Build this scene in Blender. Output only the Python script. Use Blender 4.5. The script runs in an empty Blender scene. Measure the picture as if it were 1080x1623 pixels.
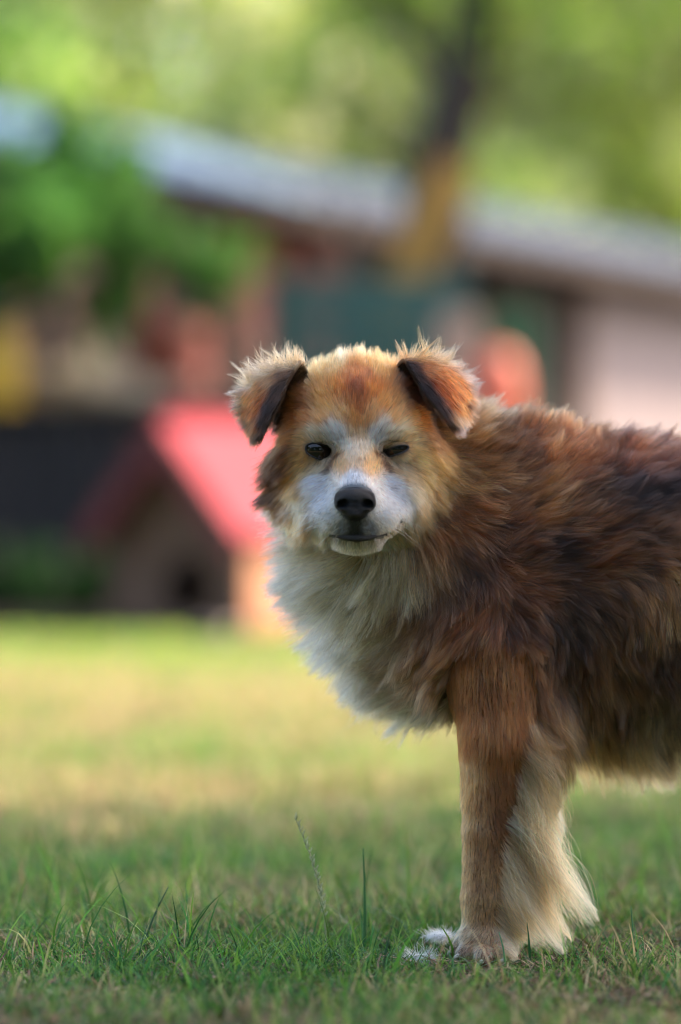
import bpy, math, random
import numpy as np
from mathutils import Vector, kdtree
random.seed(7); np.random.seed(7)
RNG = np.random.default_rng(11)
S = bpy.context.scene
COL = S.collection

# ------------------------------------------------------------------ camera, sky, sun, exposure
FPX = 4628.0            # focal length in photograph pixels
CD = 2.6                # camera stands 2.6 m before the dog's flank
CH = 0.397              # and 0.4 m above the grass
cam_d = bpy.data.cameras.new('camera'); cam = bpy.data.objects.new('camera', cam_d); COL.objects.link(cam)
cam.location = (0, -CD, CH); cam.rotation_euler = (math.radians(90), 0, 0)
cam_d.sensor_fit = 'VERTICAL'; cam_d.sensor_height = 36.0; cam_d.sensor_width = 24.0
cam_d.lens = FPX / 1623 * 36.0
cam_d.shift_y = (823 - 811.5) / 1623
cam_d.clip_start = 0.05; cam_d.clip_end = 800
cam_d.dof.use_dof = True; cam_d.dof.focus_distance = 2.58
cam_d.dof.aperture_fstop = cam_d.lens / 1000 / 0.064
cam_d.dof.aperture_ratio = 1.12
S.camera = cam

SUN_EL = math.radians(42)
SUN_DIR = Vector((0.90, 0.44, 0)).normalized() * math.cos(SUN_EL) + Vector((0, 0, math.sin(SUN_EL)))
W = bpy.data.worlds.new('World'); S.world = W; W.use_nodes = True
nt = W.node_tree; bg = nt.nodes['Background']
sky = nt.nodes.new('ShaderNodeTexSky'); sky.sky_type = 'NISHITA'; sky.sun_disc = False
sky.sun_elevation = SUN_EL; sky.sun_rotation = math.atan2(SUN_DIR.x, SUN_DIR.y)
sky.air_density = 1.0; sky.dust_density = 2.0; sky.ozone_density = 1.0
nt.links.new(sky.outputs[0], bg.inputs[0]); bg.inputs[1].default_value = 0.15
sl = bpy.data.lights.new('sun', 'SUN'); so = bpy.data.objects.new('sun', sl); COL.objects.link(so)
sl.energy = 2.05; sl.angle = math.radians(0.55); sl.color = (1.0, 0.93, 0.80)
so.rotation_euler = (-SUN_DIR).to_track_quat('-Z', 'Y').to_euler(); so.location = (6, 4, 8)

S.render.engine = 'CYCLES'
S.view_settings.view_transform = 'Standard'; S.view_settings.look = 'None'
S.view_settings.gamma = 1.0; S.view_settings.use_curve_mapping = False
S.view_settings.exposure = 2.15
S.view_settings.use_white_balance = True; S.view_settings.white_balance_temperature = 7300; S.view_settings.white_balance_tint = 15
cy = S.cycles
cy.use_denoising = True; cy.denoiser = 'OPENIMAGEDENOISE'; cy.denoising_prefilter = 'ACCURATE'; cy.denoising_input_passes = 'RGB_ALBEDO_NORMAL'
cy.use_adaptive_sampling = True; cy.adaptive_threshold = 0.01
cy.pixel_filter_type = 'BLACKMAN_HARRIS'; cy.filter_width = 1.05
cy.max_bounces = 10; cy.diffuse_bounces = 4; cy.glossy_bounces = 6; cy.transmission_bounces = 8; cy.transparent_max_bounces = 8
cy.caustics_reflective = False; cy.caustics_refractive = False
S.cycles_curves.shape = 'RIBBONS'

# ------------------------------------------------------------------ helpers
def lin(c):
    c = np.asarray(c, float) / 255.0
    return np.where(c <= 0.04045, c / 12.92, ((c + 0.055) / 1.055) ** 2.4)
def tag(o, label=None, cat=None, group=None, kind=None):
    if label: o['label'] = label
    if cat: o['category'] = cat
    if group: o['group'] = group
    if kind: o['kind'] = kind
    return o
def empty(name, loc=(0, 0, 0), rz=0.0):
    o = bpy.data.objects.new(name, None); COL.objects.link(o); o.location = loc; o.rotation_euler.z = rz
    o.empty_display_size = 0.1; return o
def mesh_obj(name, verts, faces, mat, parent=None, cols=None, smooth=True):
    me = bpy.data.meshes.new(name)
    verts = np.asarray(verts, np.float32)
    if isinstance(faces, np.ndarray) and faces.ndim == 2:
        n, k = faces.shape
        me.vertices.add(len(verts)); me.vertices.foreach_set('co', verts.ravel())
        me.loops.add(n * k); me.loops.foreach_set('vertex_index', faces.astype(np.int32).ravel())
        me.polygons.add(n); me.polygons.foreach_set('loop_start', np.arange(0, n * k, k, dtype=np.int32))
        me.update(calc_edges=True)
    else:
        me.from_pydata([tuple(map(float, v)) for v in verts], [], [tuple(int(i) for i in f) for f in faces])
    if smooth: me.polygons.foreach_set('use_smooth', np.ones(len(me.polygons), bool))
    if cols is not None:
        a = me.color_attributes.new('tint', 'FLOAT_COLOR', 'POINT')
        c4 = np.ones((len(verts), 4), np.float32); c4[:, :3] = cols
        a.data.foreach_set('color', c4.ravel())
    me.validate(); me.update()
    if mat: me.materials.append(mat)
    o = bpy.data.objects.new(name, me); COL.objects.link(o)
    if parent: o.parent = parent
    return o
def bsdf_mat(name, color, rough=0.7, noise=0.0, nscale=8.0, bump=0.0, bscale=40.0, metal=0.0, attr=False,
             stretch=(1, 1, 1), color2=None, spec=0.5, transl=0.0):
    m = bpy.data.materials.new(name); m.use_nodes = True
    t = m.node_tree; b = t.nodes['Principled BSDF']; out = t.nodes['Material Output']
    b.inputs['Roughness'].default_value = rough; b.inputs['Metallic'].default_value = metal
    b.inputs['Specular IOR Level'].default_value = spec
    col = None
    if attr:
        a = t.nodes.new('ShaderNodeAttribute'); a.attribute_name = 'tint'; col = a.outputs['Color']
    elif noise > 0 or color2 is not None:
        tc = t.nodes.new('ShaderNodeTexCoord'); mp = t.nodes.new('ShaderNodeMapping'); mp.inputs['Scale'].default_value = stretch
        nz = t.nodes.new('ShaderNodeTexNoise'); nz.inputs['Scale'].default_value = nscale; nz.inputs['Detail'].default_value = 6
        nz.inputs['Roughness'].default_value = 0.65
        t.links.new(tc.outputs['Object'], mp.inputs[0]); t.links.new(mp.outputs[0], nz.inputs['Vector'])
        rp = t.nodes.new('ShaderNodeValToRGB'); rp.color_ramp.elements[0].position = 0.35; rp.color_ramp.elements[1].position = 0.68
        c1 = np.array(color, float); c2 = np.array(color2, float) if color2 is not None else c1 * (1 + noise)
        if color2 is None: c1 = c1 * (1 - noise)
        rp.color_ramp.elements[0].color = (*c1, 1); rp.color_ramp.elements[1].color = (*np.minimum(c2, 1), 1)
        t.links.new(nz.outputs['Fac'], rp.inputs[0]); col = rp.outputs[0]
    if col is not None: t.links.new(col, b.inputs['Base Color'])
    else: b.inputs['Base Color'].default_value = (*color, 1)
    if bump > 0:
        nb = t.nodes.new('ShaderNodeTexNoise'); nb.inputs['Scale'].default_value = bscale; nb.inputs['Detail'].default_value = 4
        tc2 = t.nodes.new('ShaderNodeTexCoord'); t.links.new(tc2.outputs['Object'], nb.inputs['Vector'])
        bm_ = t.nodes.new('ShaderNodeBump'); bm_.inputs['Strength'].default_value = bump; bm_.inputs['Distance'].default_value = 0.01
        t.links.new(nb.outputs['Fac'], bm_.inputs['Height']); t.links.new(bm_.outputs[0], b.inputs['Normal'])
    if transl > 0:
        tr = t.nodes.new('ShaderNodeBsdfTranslucent'); mx = t.nodes.new('ShaderNodeMixShader'); mx.inputs[0].default_value = transl
        if col is not None: t.links.new(col, tr.inputs[0])
        else: tr.inputs[0].default_value = (*color, 1)
        t.links.new(b.outputs[0], mx.inputs[1]); t.links.new(tr.outputs[0], mx.inputs[2]); t.links.new(mx.outputs[0], out.inputs[0])
    return m

class MB:
    """collects verts/faces of one mesh"""
    def __init__(s): s.v = []; s.f = []
    def add(s, v, f):
        b = len(s.v); s.v += [tuple(p) for p in v]; s.f += [tuple(i + b for i in q) for q in f]; return s
    def box(s, c, size, rz=0.0, tilt=None):
        from mathutils import Matrix
        hx, hy, hz = [q / 2 for q in size]; M = Matrix.Rotation(rz, 3, 'Z')
        if tilt is not None: M = tilt
        vs = [Vector(c) + M @ Vector((a * hx, b * hy, d * hz)) for a in (-1, 1) for b in (-1, 1) for d in (-1, 1)]
        return s.add(vs, [(0, 1, 3, 2), (4, 6, 7, 5), (0, 4, 5, 1), (2, 3, 7, 6), (0, 2, 6, 4), (1, 5, 7, 3)])
    def tube(s, pts, rad, n=10, cap=True):
        pts = [Vector(p) for p in pts]; rings = []
        for i, p in enumerate(pts):
            d = (pts[min(i + 1, len(pts) - 1)] - pts[max(i - 1, 0)]).normalized()
            a = d.cross(Vector((0, 0, 1)) if abs(d.z) < 0.9 else Vector((1, 0, 0))).normalized(); b = d.cross(a)
            r = rad[i] if hasattr(rad, '__len__') else rad
            rings.append([p + a * (r * math.cos(2 * math.pi * k / n)) + b * (r * math.sin(2 * math.pi * k / n)) for k in range(n)])
        v = [q for r in rings for q in r]; f = []
        for i in range(len(pts) - 1):
            for k in range(n): f.append((i * n + k, i * n + (k + 1) % n, (i + 1) * n + (k + 1) % n, (i + 1) * n + k))
        if cap: f.append(tuple(range(n - 1, -1, -1))); f.append(tuple((len(pts) - 1) * n + k for k in range(n)))
        return s.add(v, f)
    def lathe(s, prof, c=(0, 0, 0), n=24):
        v = []; f = []
        for r, z in prof: v += [(c[0] + r * math.cos(2 * math.pi * k / n), c[1] + r * math.sin(2 * math.pi * k / n), c[2] + z) for k in range(n)]
        for i in range(len(prof) - 1):
            for k in range(n): f.append((i * n + k, i * n + (k + 1) % n, (i + 1) * n + (k + 1) % n, (i + 1) * n + k))
        f.append(tuple(range(n - 1, -1, -1))); f.append(tuple((len(prof) - 1) * n + k for k in range(n)))
        return s.add(v, f)
    def build(s, name, mat, parent=None, smooth=False, bevel=0.0):
        o = mesh_obj(name, s.v, s.f, mat, parent, smooth=smooth)
        if bevel > 0:
            b = o.modifiers.new('bevel', 'BEVEL'); b.width = bevel; b.segments = 2; b.limit_method = 'ANGLE'
        return o

def hash3(ix, iy, iz, seed=0):
    h = (ix.astype(np.int64) * 374761393 + iy.astype(np.int64) * 668265263 + iz.astype(np.int64) * 2147483647 + seed * 1274126177) & 0xFFFFFFFF
    h = ((h ^ (h >> 13)) * 1274126177) & 0xFFFFFFFF
    h = ((h ^ (h >> 16)) * 2246822519) & 0xFFFFFFFF
    return ((h ^ (h >> 15)) & 0xFFFFFF) / float(0xFFFFFF)
def vnoise(P, scale, seed=0):
    Q = P / scale; I = np.floor(Q).astype(np.int64); F = Q - I; F = F * F * (3 - 2 * F); r = 0
    for a in (0, 1):
        for b in (0, 1):
            for c in (0, 1):
                w = (F[:, 0] if a else 1 - F[:, 0]) * (F[:, 1] if b else 1 - F[:, 1]) * (F[:, 2] if c else 1 - F[:, 2])
                r = r + w * hash3(I[:, 0] + a, I[:, 1] + b, I[:, 2] + c, seed)
    return r   # 0..1
def nrm(v): return v / np.maximum(np.linalg.norm(v, axis=-1, keepdims=True), 1e-9)

# world point of photograph pixel (px, py) at distance Z from the camera (used only to read off real positions)
def at(px, py, Z): return ((px - 540) * Z / FPX, Z - CD, CH + (823 - py) * Z / FPX)

# ------------------------------------------------------------------ ground
def ground_mat():
    m = bpy.data.materials.new('soil_and_turf'); m.use_nodes = True; t = m.node_tree; b = t.nodes['Principled BSDF']
    b.inputs['Roughness'].default_value = 0.95; b.inputs['Specular IOR Level'].default_value = 0.1
    tc = t.nodes.new('ShaderNodeTexCoord')
    n1 = t.nodes.new('ShaderNodeTexNoise'); n1.inputs['Scale'].default_value = 0.9; n1.inputs['Detail'].default_value = 5
    n2 = t.nodes.new('ShaderNodeTexNoise'); n2.inputs['Scale'].default_value = 60; n2.inputs['Detail'].default_value = 6
    t.links.new(tc.outputs['Object'], n1.inputs['Vector']); t.links.new(tc.outputs['Object'], n2.inputs['Vector'])
    r1 = t.nodes.new('ShaderNodeValToRGB')
    r1.color_ramp.elements[0].position = 0.4; r1.color_ramp.elements[0].color = (0.10, 0.11, 0.04, 1)
    r1.color_ramp.elements[1].position = 0.62; r1.color_ramp.elements[1].color = (0.22, 0.16, 0.09, 1)
    r2 = t.nodes.new('ShaderNodeValToRGB')
    r2.color_ramp.elements[0].position = 0.35; r2.color_ramp.elements[0].color = (0.45, 0.42, 0.4, 1)
    r2.color_ramp.elements[1].position = 0.7; r2.color_ramp.elements[1].color = (1.2, 1.1, 1.0, 1)
    t.links.new(n1.outputs[0], r1.inputs[0]); t.links.new(n2.outputs[0], r2.inputs[0])
    mx = t.nodes.new('ShaderNodeMix'); mx.data_type = 'RGBA'; mx.blend_type = 'MULTIPLY'; mx.inputs[0].default_value = 1
    t.links.new(r1.outputs[0], mx.inputs[6]); t.links.new(r2.outputs[0], mx.inputs[7]); t.links.new(mx.outputs[2], b.inputs['Base Color'])
    return m
def build_ground():
    xs = np.concatenate([[-400, -100, -30], np.linspace(-8, 8, 81), [30, 100, 400]])
    ys = np.concatenate([[-60, -12], np.linspace(-4, 14, 91), [20, 40, 100, 500]])
    X, Y = np.meshgrid(xs, ys, indexing='ij'); P = np.stack([X.ravel(), Y.ravel(), np.zeros(X.size)], 1)
    P[:, 2] = ground_z(P[:, 0], P[:, 1])
    nx, ny = len(xs), len(ys); i, j = np.meshgrid(np.arange(nx - 1), np.arange(ny - 1), indexing='ij'); a = (i * ny + j).ravel()
    F = np.stack([a, a + ny, a + ny + 1, a + 1], 1)
    tag(mesh_obj('ground', P, F, ground_mat()), kind='structure')
    xs = np.linspace(-40, 40, 81); e = 7.25 + 0.12 * np.sin(xs * 2.1) + 0.07 * np.sin(xs * 5.3 + 1)
    V = [(x, y, 0.012) for x, y in zip(xs, e)] + [(x, 60, 0.012) for x in xs] + [(x, y - 0.03, -0.02) for x, y in zip(xs, e)]; n = len(xs)
    F = [(i, i + 1, n + i + 1, n + i) for i in range(n - 1)] + [(2 * n + i, 2 * n + i + 1, i + 1, i) for i in range(n - 1)]
    tag(mesh_obj('bare_earth', V, F, bsdf_mat('trodden_earth', (0.030, 0.026, 0.020), 0.95, noise=0.5, nscale=3, bump=0.5, bscale=30, spec=0.1), smooth=False), kind='structure')  # dark soil with the shade over it mixed into the colour
def ground_z(x, y):
    P = np.stack([np.asarray(x, float) + 50, np.asarray(y, float) + 50, np.zeros(np.size(x))], 1)
    return (vnoise(P, 0.6, 3) - 0.5) * 0.012 - 0.004

# ------------------------------------------------------------------ grass
def blades(n, pos, hgt, wid, lean, cols, seg=4, flat=None, kink=None):
    """n grass blades as thin tapering strips; returns verts, quad faces, colours"""
    ang = RNG.uniform(0, 2 * np.pi, n); la = RNG.uniform(0, 2 * np.pi, n)
    side = np.stack([np.cos(ang), np.sin(ang), np.zeros(n)], 1)
    ld = np.stack([np.cos(la), np.sin(la), np.zeros(n)], 1)
    V = np.zeros((n, seg + 1, 2, 3), np.float32); C = np.zeros((n, seg + 1, 2, 3), np.float32)
    twist = RNG.uniform(-0.8, 0.8, n)
    for k in range(seg + 1):
        t = k / seg
        a = lean * t                     # bending angle grows along the blade
        h = hgt * (t * np.cos(a * 0.75)); o = hgt * (t * np.sin(a * 0.85))
        c = pos + ld * o[:, None]; c[:, 2] += h
        if kink is not None: c[:, :2] += kink * (t ** 2) * hgt[:, None]
        w = wid * (1 - t ** 2.2) * 0.5 + 0.00012
        ca, sa = np.cos(twist * t), np.sin(twist * t)
        sd = np.stack([side[:, 0] * ca - side[:, 1] * sa, side[:, 0] * sa + side[:, 1] * ca, np.zeros(n)], 1)
        V[:, k, 0] = c - sd * w[:, None]; V[:, k, 1] = c + sd * w[:, None]
        V[:, k, :, 2] = np.maximum(V[:, k, :, 2], 0.0005)
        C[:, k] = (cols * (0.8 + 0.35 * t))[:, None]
    base = (np.arange(n) * (seg + 1) * 2)[:, None]
    k = np.arange(seg)[None]
    a = base + 2 * k
    F = np.stack([a, a + 1, a + 3, a + 2], -1).reshape(-1, 4)
    return V.reshape(-1, 3), F, C.reshape(-1, 3)
def dry_and_sun(x, y):
    """0 green .. 1 dry, by place: the lawn is parched between 2.2 and 4.6 m behind the dog"""
    P = np.stack([x + 20, y + 20, np.zeros(len(x))], 1)
    n = vnoise(P, 0.35, 5) * 0.6 + vnoise(P, 0.12, 6) * 0.4
    band = np.exp(-((y - 3.7) / 1.7) ** 2) * 0.95 + 0.16 + 0.55 * np.exp(-((y - 1.25) / 0.8) ** 2) + 0.1 * np.exp(-((y + 0.2) / 0.25) ** 2)  # the nearer bump lightens shaded grass to stand in for dappled sun
    return np.clip(band + (n - 0.5) * 1.3, 0, 1)
def build_grass():
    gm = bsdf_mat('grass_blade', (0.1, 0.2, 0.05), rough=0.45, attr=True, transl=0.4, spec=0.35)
    VV, FF, CC = [], [], []; nb = 0
    def put(n, x, y, h, w, lean, cols, seg=4):
        nonlocal nb
        pos = np.stack([x, y, ground_z(x, y)], 1)
        V, F, C = blades(n, pos, h, w, lean, cols, seg)
        VV.append(V); FF.append(F + nb); CC.append(C); nb += len(V)
    GREEN = [lin((92, 156, 58)), lin((66, 136, 66)), lin((120, 168, 64)), lin((54, 112, 60)), lin((138, 170, 74))]
    DRY = [lin((206, 178, 134)), lin((184, 148, 110)), lin((222, 200, 152)), lin((200, 190, 128))]
    def zone(n, x0, x1, y0, y1, h0, h1, w0, w1, seg, dry_add=0.0, tuft=0.5, lay=0.0):
        if tuft > 0:
            nt_ = max(1, n // 14); tx = RNG.uniform(x0, x1, nt_); ty = RNG.uniform(y0, y1, nt_); k = RNG.integers(0, nt_, n)
            loose = RNG.random(n) > tuft
            x = tx[k] + RNG.normal(0, 0.012, n); y = ty[k] + RNG.normal(0, 0.012, n)
            x[loose] = RNG.uniform(x0, x1, loose.sum()); y[loose] = RNG.uniform(y0, y1, loose.sum())
            th = (0.55 + 0.7 * RNG.random(nt_))[k]
        else:
            x = RNG.uniform(x0, x1, n); y = RNG.uniform(y0, y1, n); th = np.ones(n)
        d = dry_and_sun(x, y) + dry_add; isdry = RNG.random(n) < d * 0.85
        g = np.array(GREEN)[RNG.integers(0, len(GREEN), n)]; q = np.array(DRY)[RNG.integers(0, len(DRY), n)]
        yel = np.clip((y - 1.0) / 5.0, 0, 1)[:, None]   # far blades brightened and yellowed: sunlight put into their colour
        g = g * (1 + yel * np.array([1.7, 0.75, 0.8])); q = q * (1 + 0.25 * yel)
        c = np.where(isdry[:, None], q, g) * RNG.uniform(0.4, 1.4, (n, 1))
        paw = np.exp(-(((x - 0.13) / 0.07) ** 2 + ((y + 0.03) / 0.07) ** 2)); h0_, h1_ = h0, h1
        h = RNG.uniform(h0, h1, n) * (1 - 0.65 * paw) * th * (0.45 + 0.85 * vnoise(np.stack([x + 30, y + 30, 0 * x], 1), 0.16, 12)) * np.where(isdry, 0.8, 1.0); w = RNG.uniform(w0, w1, n)
        lean = np.abs(RNG.normal(0.0, 0.75, n)) + 0.15
        lean = lean + lay * RNG.random(n) * 1.6
        put(n, x, y, h, w, np.minimum(lean, 1.8), c, seg)
    zone(190000, -0.75, 0.9, -0.62, 0.85, 0.012, 0.044, 0.0008, 0.0018, 4, lay=.45)
    zone(3500, -0.75, 0.9, -0.62, 0.9, 0.05, 0.085, 0.0012, 0.0024, 5, dry_add=-0.1)
    zone(110000, -1.1, 1.3, 0.85, 2.4, 0.02, 0.055, 0.0016, 0.003, 3)
    zone(120000, -2.4, 2.6, 2.4, 5.2, 0.02, 0.05, 0.003, 0.006, 2)
    zone(90000, -3.6, 4.0, 5.2, 7.3, 0.012, 0.035, 0.005, 0.010, 2)
    zone(70000, -1.5, 1.7, -1.9, -0.60, 0.012, 0.040, 0.0012, 0.0024, 3, lay=.4)
    zone(34000, -1.7, -0.74, -0.7, 1.6, 0.014, 0.045, 0.0014, 0.0028, 3, lay=.3); zone(44000, 0.89, 2.3, -0.7, 1.8, 0.014, 0.045, 0.0014, 0.0028, 3, lay=.3)
    zone(30000, 1.2, 3.2, 1.2, 3.0, 0.014, 0.045, 0.002, 0.004, 2); zone(20000, -2.6, -1.0, 1.2, 3.0, 0.014, 0.045, 0.002, 0.004, 2)
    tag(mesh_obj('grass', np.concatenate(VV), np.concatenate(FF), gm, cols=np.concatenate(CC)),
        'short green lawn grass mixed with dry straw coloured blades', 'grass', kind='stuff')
    # thatch: dead blades lying flat between the tufts
    n = 90000; x = RNG.uniform(-0.75, 0.9, n); y = RNG.uniform(-0.62, 1.3, n)
    keep = RNG.random(n) < 0.25 + 0.75 * (vnoise(np.stack([x + 9, y + 9, 0 * x], 1), 0.11, 8) > 0.42)
    x, y = x[keep], y[keep]; n = len(x)
    L = RNG.uniform(0.012, 0.045, n); a = RNG.uniform(0, 2 * np.pi, n); w = RNG.uniform(0.0006, 0.0015, n)
    z = ground_z(x, y) + RNG.uniform(0.002, 0.014, n); dz = RNG.normal(0, 0.004, n); cur = RNG.normal(0, 0.25, n)
    V = np.zeros((n, 4, 2, 3), np.float32)
    for k in range(4):
        t = k / 3 - 0.5; aa = a + cur * t * 2
        c = np.stack([x + np.cos(aa) * L * t, y + np.sin(aa) * L * t, z + dz * t * 2 + 0.003 * (0.25 - t * t)], 1)
        s = np.stack([-np.sin(aa), np.cos(aa), 0.3 * np.ones(n)], 1) * (w * (1 - 0.6 * abs(2 * t)))[:, None]
        V[:, k, 0] = c - s; V[:, k, 1] = c + s
    V[..., 2] = np.maximum(V[..., 2], 0.0008)
    base = (np.arange(n) * 8)[:, None]; kk = base + 2 * np.arange(3)[None]
    F = np.stack([kk, kk + 1, kk + 3, kk + 2], -1).reshape(-1, 4)
    pal = np.array([lin((150, 108, 80)), lin((116, 80, 58)), lin((186, 150, 116)), lin((88, 64, 46)), lin((84, 96, 60))])
    C = np.repeat(pal[RNG.integers(0, 5, n)] * RNG.uniform(0.6, 1.2, (n, 1)), 8, 0)
    tag(mesh_obj('dry_thatch', V.reshape(-1, 3), F, bsdf_mat('dead_grass', (0.3, 0.2, 0.1), rough=0.8, attr=True), cols=C),
        'dead brown grass clippings lying flat between the green blades', 'dead grass', kind='stuff')
    # a few stems that stand clear of the lawn
    def stem(name, px0, py0, px1, py1, Y, r, col, label, cat, bend=0.0, flatw=0.0, seed_head=False):
        s = (CD + Y) / FPX
        p0 = Vector(((px0 - 540) * s, Y, 0.0)); p1 = Vector(((px1 - 540) * s, Y + 0.01, CH + (823 - py1) * s))
        pts, rad = [], []
        for k in range(13):
            t = k / 12; p = p0.lerp(p1, t); p.x += bend * math.sin(math.pi * t); pts.append(p); rad.append(r * (1 - 0.75 * t ** 1.5) + 0.0001)
        o = MB().tube(pts, rad, 6).build(name, bsdf_mat(name + '_skin', col, rough=0.5, noise=0.2, nscale=60), None, smooth=True)
        tag(o, label, cat)
        if seed_head:
            m = MB()
            for k in range(46):
                t = 0.30 + 0.70 * k / 45; p = p0.lerp(p1, t); p.x += bend * math.sin(math.pi * t)
                a = k * 2.4; d = Vector((math.cos(a) * 0.9, math.sin(a) * 0.9, 1.5)).normalized()
                rr = 0.0011 * (1.1 - 0.5 * t)
                m.tube([p, p + d * 0.0022, p + d * 0.0045, p + d * 0.006], [rr * 0.5, rr, rr * 0.8, 0.0001], 5)
            h = m.build('seed_head', bsdf_mat('seed_husk', tuple(lin((178, 182, 140))), rough=0.7, noise=0.2, nscale=90), o, smooth=True)
        return o
    stem('seed_stalk', 518, 1478, 468, 1298, 0.035, 0.0009, tuple(lin((150, 160, 110))), 'tall pale grass stem with a seed head leaning left', 'grass stem', 0.008, seed_head=True)
    stem('stalk', 578, 1462, 576, 1346, 0.04, 0.0019, tuple(lin((48, 110, 50))), 'dark green upright stalk right of the seed head', 'grass stem', 0.001)
    stem('sprout', 222, 1500, 266, 1408, 0.02, 0.0013, tuple(lin((48, 88, 48))), 'dark green blade leaning right, tallest at the left', 'grass blade', -0.003)
    stem('sprout', 290, 1440, 247, 1412, 0.06, 0.0010, tuple(lin((92, 140, 66))), 'light green blade leaning left behind the dark blade', 'grass blade', 0.004)
    stem('sprout', 800, 1545, 792, 1480, -0.045, 0.0011, tuple(lin((62, 118, 60))), 'broad green blade standing before the dog paw', 'grass blade', 0.002)
    stem('sprout', 1003, 1520, 1002, 1438, -0.02, 0.0011, tuple(lin((60, 115, 62))), 'green upright blade right of the paw', 'grass blade', 0.001)
    stem('straw', 720, 1610, 746, 1545, -0.12, 0.0010, tuple(lin((190, 150, 110))), 'dry tan straw sticking up below the paw', 'straw', 0.001)
    stem('straw', 1054, 1600, 1045, 1540, -0.1, 0.0010, tuple(lin((190, 155, 110))), 'dry tan straw at the far right foreground', 'straw', -0.001)

# ------------------------------------------------------------------ buildings and yard things
def planks(m, p0, ux, uz, un, width, height, n, gap=0.006, th=0.022, mb=None):
    """vertical boards laid side by side along ux"""
    mb = mb or MB(); ux, uz, un = Vector(ux), Vector(uz), Vector(un); w = width / n
    for i in range(n):
        a = Vector(p0) + ux * (i * w + gap / 2); off = un * (random.uniform(-0.003, 0.003)); ww = w - gap
        q = [a, a + ux * ww, a + ux * ww + uz * height, a + uz * height]
        v = [p + off for p in q] + [p + off + un * th for p in q]
        mb.add(v, [(0, 1, 2, 3), (7, 6, 5, 4), (0, 4, 5, 1), (1, 5, 6, 2), (2, 6, 7, 3), (3, 7, 4, 0)])
    return mb
def build_kennel():
    """gable-roofed dog kennel, its front turned 35 degrees away from the camera"""
    cx, cy, _ = at(388, 1000, 10.2)          # the corner nearest the camera
    K = empty('dog_kennel', (cx, cy, 0), math.radians(-33))
    tag(K, 'small wooden dog kennel with red gable roof and round black entrance on the lawn', 'kennel')
    wd, dp, eave, ridge = 0.60, 0.86, 0.345, 0.70      # local: front wall runs along -x from the corner, depth along +y
    dark = bsdf_mat('kennel_dark_boards', tuple(lin((96, 70, 54))), 0.8, noise=0.35, nscale=3, stretch=(12, 12, 1))  # boards darkened for the shaded front; the side boards take a sunlit tone
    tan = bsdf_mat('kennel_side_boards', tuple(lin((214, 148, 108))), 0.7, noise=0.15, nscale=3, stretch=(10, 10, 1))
    red = bsdf_mat('kennel_roof_red', tuple(lin((176, 62, 72))), 0.7, noise=0.15, nscale=5, spec=0.15)
    # front gable with a round-topped opening
    m = MB(); N = 28; cxh, rz_, r = -wd * 0.40, 0.17, 0.098
    outer = [(-wd, 0), (-wd, eave), (-wd / 2, ridge), (0, eave), (0, 0)]
    def opening(k, n):   # from lower left over the top to lower right
        a = math.pi * (1.25 - 1.5 * k / (n - 1)); return (cxh + r * math.cos(a), rz_ + r * math.sin(a))
    opn = [opening(k, N) for k in range(N)]
    opn = [(opn[0][0], 0.05)] + opn + [(opn[-1][0], 0.05)]
    # ring of quads between the outline (resampled) and the opening
    pts = [(-wd * 0.62, 0)] + [(-wd, 0), (-wd, eave * .5), (-wd, eave)] + [(-wd + wd / 2 * t / 8, eave + (ridge - eave) * t / 8) for t in range(1, 9)] + \
          [(-wd / 2 + wd / 2 * t / 8, ridge - (ridge - eave) * t / 8) for t in range(1, 9)] + [(0, eave * .5), (0, 0)] + [(-wd * 0.2, 0)]
    def resample(P, n):
        d = [0]
        for i in range(1, len(P)): d.append(d[-1] + math.dist(P[i], P[i - 1]))
        out = []
        for k in range(n):
            t = d[-1] * k / (n - 1); i = max(j for j in range(len(d)) if d[j] <= t + 1e-9); i = min(i, len(P) - 2)
            u = (t - d[i]) / max(d[i + 1] - d[i], 1e-9); out.append((P[i][0] + (P[i + 1][0] - P[i][0]) * u, P[i][1] + (P[i + 1][1] - P[i][1]) * u))
        return out
    A, B = pts, resample(opn, len(pts)); n = len(A)
    v = [(p[0], 0, p[1]) for p in A] + [(p[0], 0, p[1]) for p in B] + [(p[0], .022, p[1]) for p in A] + [(p[0], .022, p[1]) for p in B]
    f = []
    for i in range(n - 1):
        f += [(i, i + 1, n + i + 1, n + i), (2 * n + i, 3 * n + i, 3 * n + i + 1, 2 * n + i + 1), (n + i, n + i + 1, 3 * n + i + 1, 3 * n + i), (i, 2 * n + i, 2 * n + i + 1, i + 1)]
    f += [(0, n, 2 * n - 1, n - 1)]
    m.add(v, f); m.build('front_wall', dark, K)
    # frame round the opening, proud of the wall
    MB().tube([(p[0], -0.004, p[1]) for p in opn], 0.010, 8).build('door_frame', bsdf_mat('kennel_trim', tuple(lin((70, 50, 40))), 0.7, noise=0.2), K, smooth=True)
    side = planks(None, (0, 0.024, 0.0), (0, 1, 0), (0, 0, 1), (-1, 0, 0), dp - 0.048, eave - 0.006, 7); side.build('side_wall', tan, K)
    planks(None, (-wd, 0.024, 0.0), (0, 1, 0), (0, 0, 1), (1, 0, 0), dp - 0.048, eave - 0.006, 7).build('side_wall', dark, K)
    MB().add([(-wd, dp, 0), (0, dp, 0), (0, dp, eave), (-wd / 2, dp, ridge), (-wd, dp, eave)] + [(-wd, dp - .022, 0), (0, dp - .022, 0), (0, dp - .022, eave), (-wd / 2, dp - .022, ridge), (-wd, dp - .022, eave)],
             [(0, 1, 2, 3, 4), (9, 8, 7, 6, 5), (0, 4, 9, 5), (1, 6, 7, 2), (2, 7, 8, 3), (3, 8, 9, 4), (0, 5, 6, 1)]).build('back_wall', dark, K)
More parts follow.
